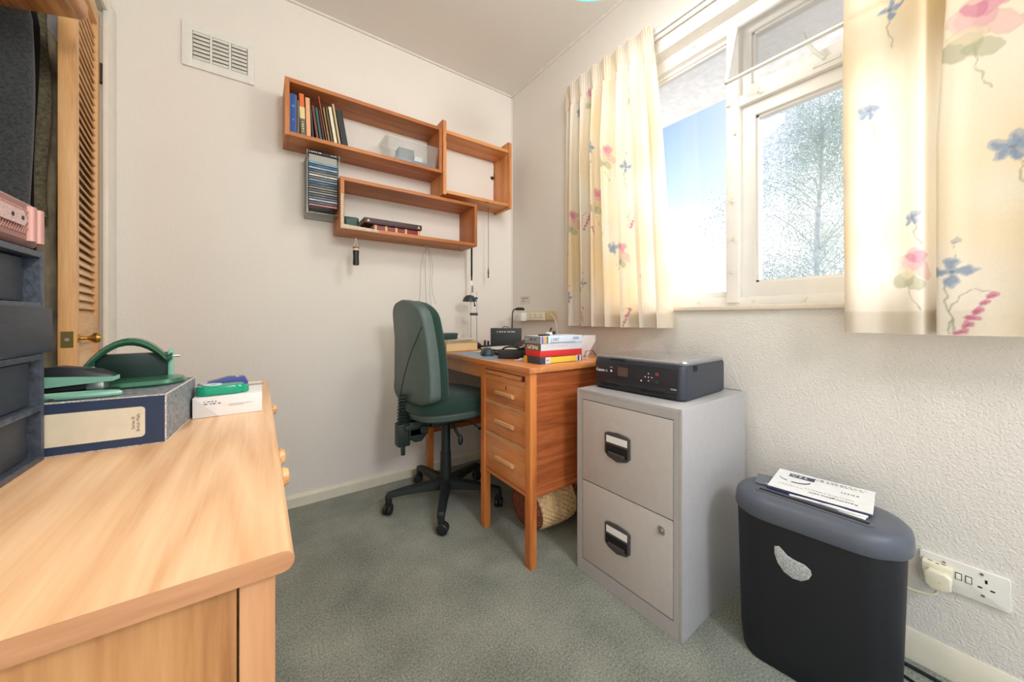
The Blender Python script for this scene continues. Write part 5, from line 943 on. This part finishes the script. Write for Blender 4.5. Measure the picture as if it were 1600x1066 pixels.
PS = thing('overhead_shelf', 'orange pine shelf with moulded edge overhead at the top left of the photo', 'shelf', (-.45, 1.2, 1.745))
poly = lambda e_: [(-.374+e_, .5), (-.378+e_, 1.455+e_), (-.384+e_, 1.470+e_), (-.396+e_, 1.478+e_), (-.58, 1.540+e_), (-.58, 1.25), (-.479, 1.22), (-.479, .5)]
MB().prism(poly(0), 1.750, 1.790, bev=.010).build('shelf_board', 'corn', PS, world=True)
MB().box(-.408, .5, 1.744, -.396, 1.44, 1.752, bev=.002).build('edge_batten', 'grip', PS, world=True); MB().prism(poly(-.022), 1.7895, 1.83, bev=.004).build('cove_moulding', 'knx', PS, world=True)

# ------------------------------------------------------------------ ceiling lamp
LP = thing('pendant_lamp', 'teal glass pendant shade hanging from the ceiling, its rim just at the top edge', 'lamp', (.93, .82, 2.14))
MB().lathe([(.150, 0), (.146, .03), (.12, .08), (.05, .12), (.02, .125), (.018, .121), (.05, .115), (.116, .076), (.142, .03), (.146, 0), (.150, 0)], 40).build('lamp_shade', 'shade', LP)
MB().cyl((0, 0, .12), (0, 0, .372), .003, n=8).lathe([(0, .377), (.04, .377), (.03, .352), (0, .350)], 20).build('flex_and_rose', 'wplast', LP); MB().cyl((0, 0, .09), (0, 0, .125), .018, n=16).build('lamp_holder', 'wplast', LP)
bm2 = bpy.data.materials.new('lit_bulb'); bm2.use_nodes = True; bm2.node_tree.nodes['Principled BSDF'].inputs['Emission Color'].default_value = (1, .93, .82, 1); bm2.node_tree.nodes['Principled BSDF'].inputs['Emission Strength'].default_value = 6
MB().ball((0, 0, .055), .035).build('bulb', bm2, LP)
ld = bpy.data.lights.new('pendant_light', 'POINT'); ld.energy = LAMP_W; ld.color = (1, .965, .93); ld.shadow_soft_size = .12; lo = bpy.data.objects.new('pendant_light', ld); COL.objects.link(lo); lo.location = (.93, .82, 2.05)

# ------------------------------------------------------------------ outside
g_ = struct(bx('ground', 'bounce', None, 1.7, -40, -3.0, 90, 60, -2.9)); 
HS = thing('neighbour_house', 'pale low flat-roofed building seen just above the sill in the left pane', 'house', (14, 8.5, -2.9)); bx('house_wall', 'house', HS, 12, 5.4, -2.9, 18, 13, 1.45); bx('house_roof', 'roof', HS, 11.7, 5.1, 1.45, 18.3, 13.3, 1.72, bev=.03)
TR = thing('birch_tree', 'feathery birch tree with haze put into its leaf colour, outside behind the right-hand pane', 'tree', (10.6, 2.62, -2.9))
mb = MB(); rs = random.Random(4); tips = []
mb.tube([(0, 0, 0), (.1, .05, 3), (0, .1, 5.5), (.1, 0, 7.6), (.05, .05, 9.3)], .1, rr=[.09, .07, .05, .03, .015], n=10, smooth=1)
for k in range(80):
    z = rs.uniform(2.2, 8.9); a = rs.uniform(0, 6.283); l_ = (1.75*(1-abs(z-5.2)/5.2)+.45)*rs.uniform(.7, 1.1); p = [(0.05, .05, z)]
    for q_ in range(1, 5): p.append((math.cos(a)*l_*q_/4+rs.uniform(-.14, .14), math.sin(a)*l_*q_/4+rs.uniform(-.14, .14), z+(.9*math.sin(q_/4*2.6)-.25*q_/4)*l_*.6))
    mb.tube(p, .02, rr=[.011, .008, .006, .004], n=3); tips += p[1:]
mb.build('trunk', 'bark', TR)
fl = []
nl = 52000
for k in range(nl):
    b_ = tips[rs.randrange(len(tips))]; c_ = Vector(b_)+Vector((rs.gauss(0, .17), rs.gauss(0, .17), rs.gauss(-.15, .28))); s_ = rs.uniform(.014, .030); u_ = Vector((rs.gauss(0, 1), rs.gauss(0, 1), rs.gauss(0, 1))).normalized(); w_ = u_.orthogonal().normalized()
    fl.append([c_-u_*s_, c_+w_*s_*.6, c_+u_*s_, c_-w_*s_*.6])
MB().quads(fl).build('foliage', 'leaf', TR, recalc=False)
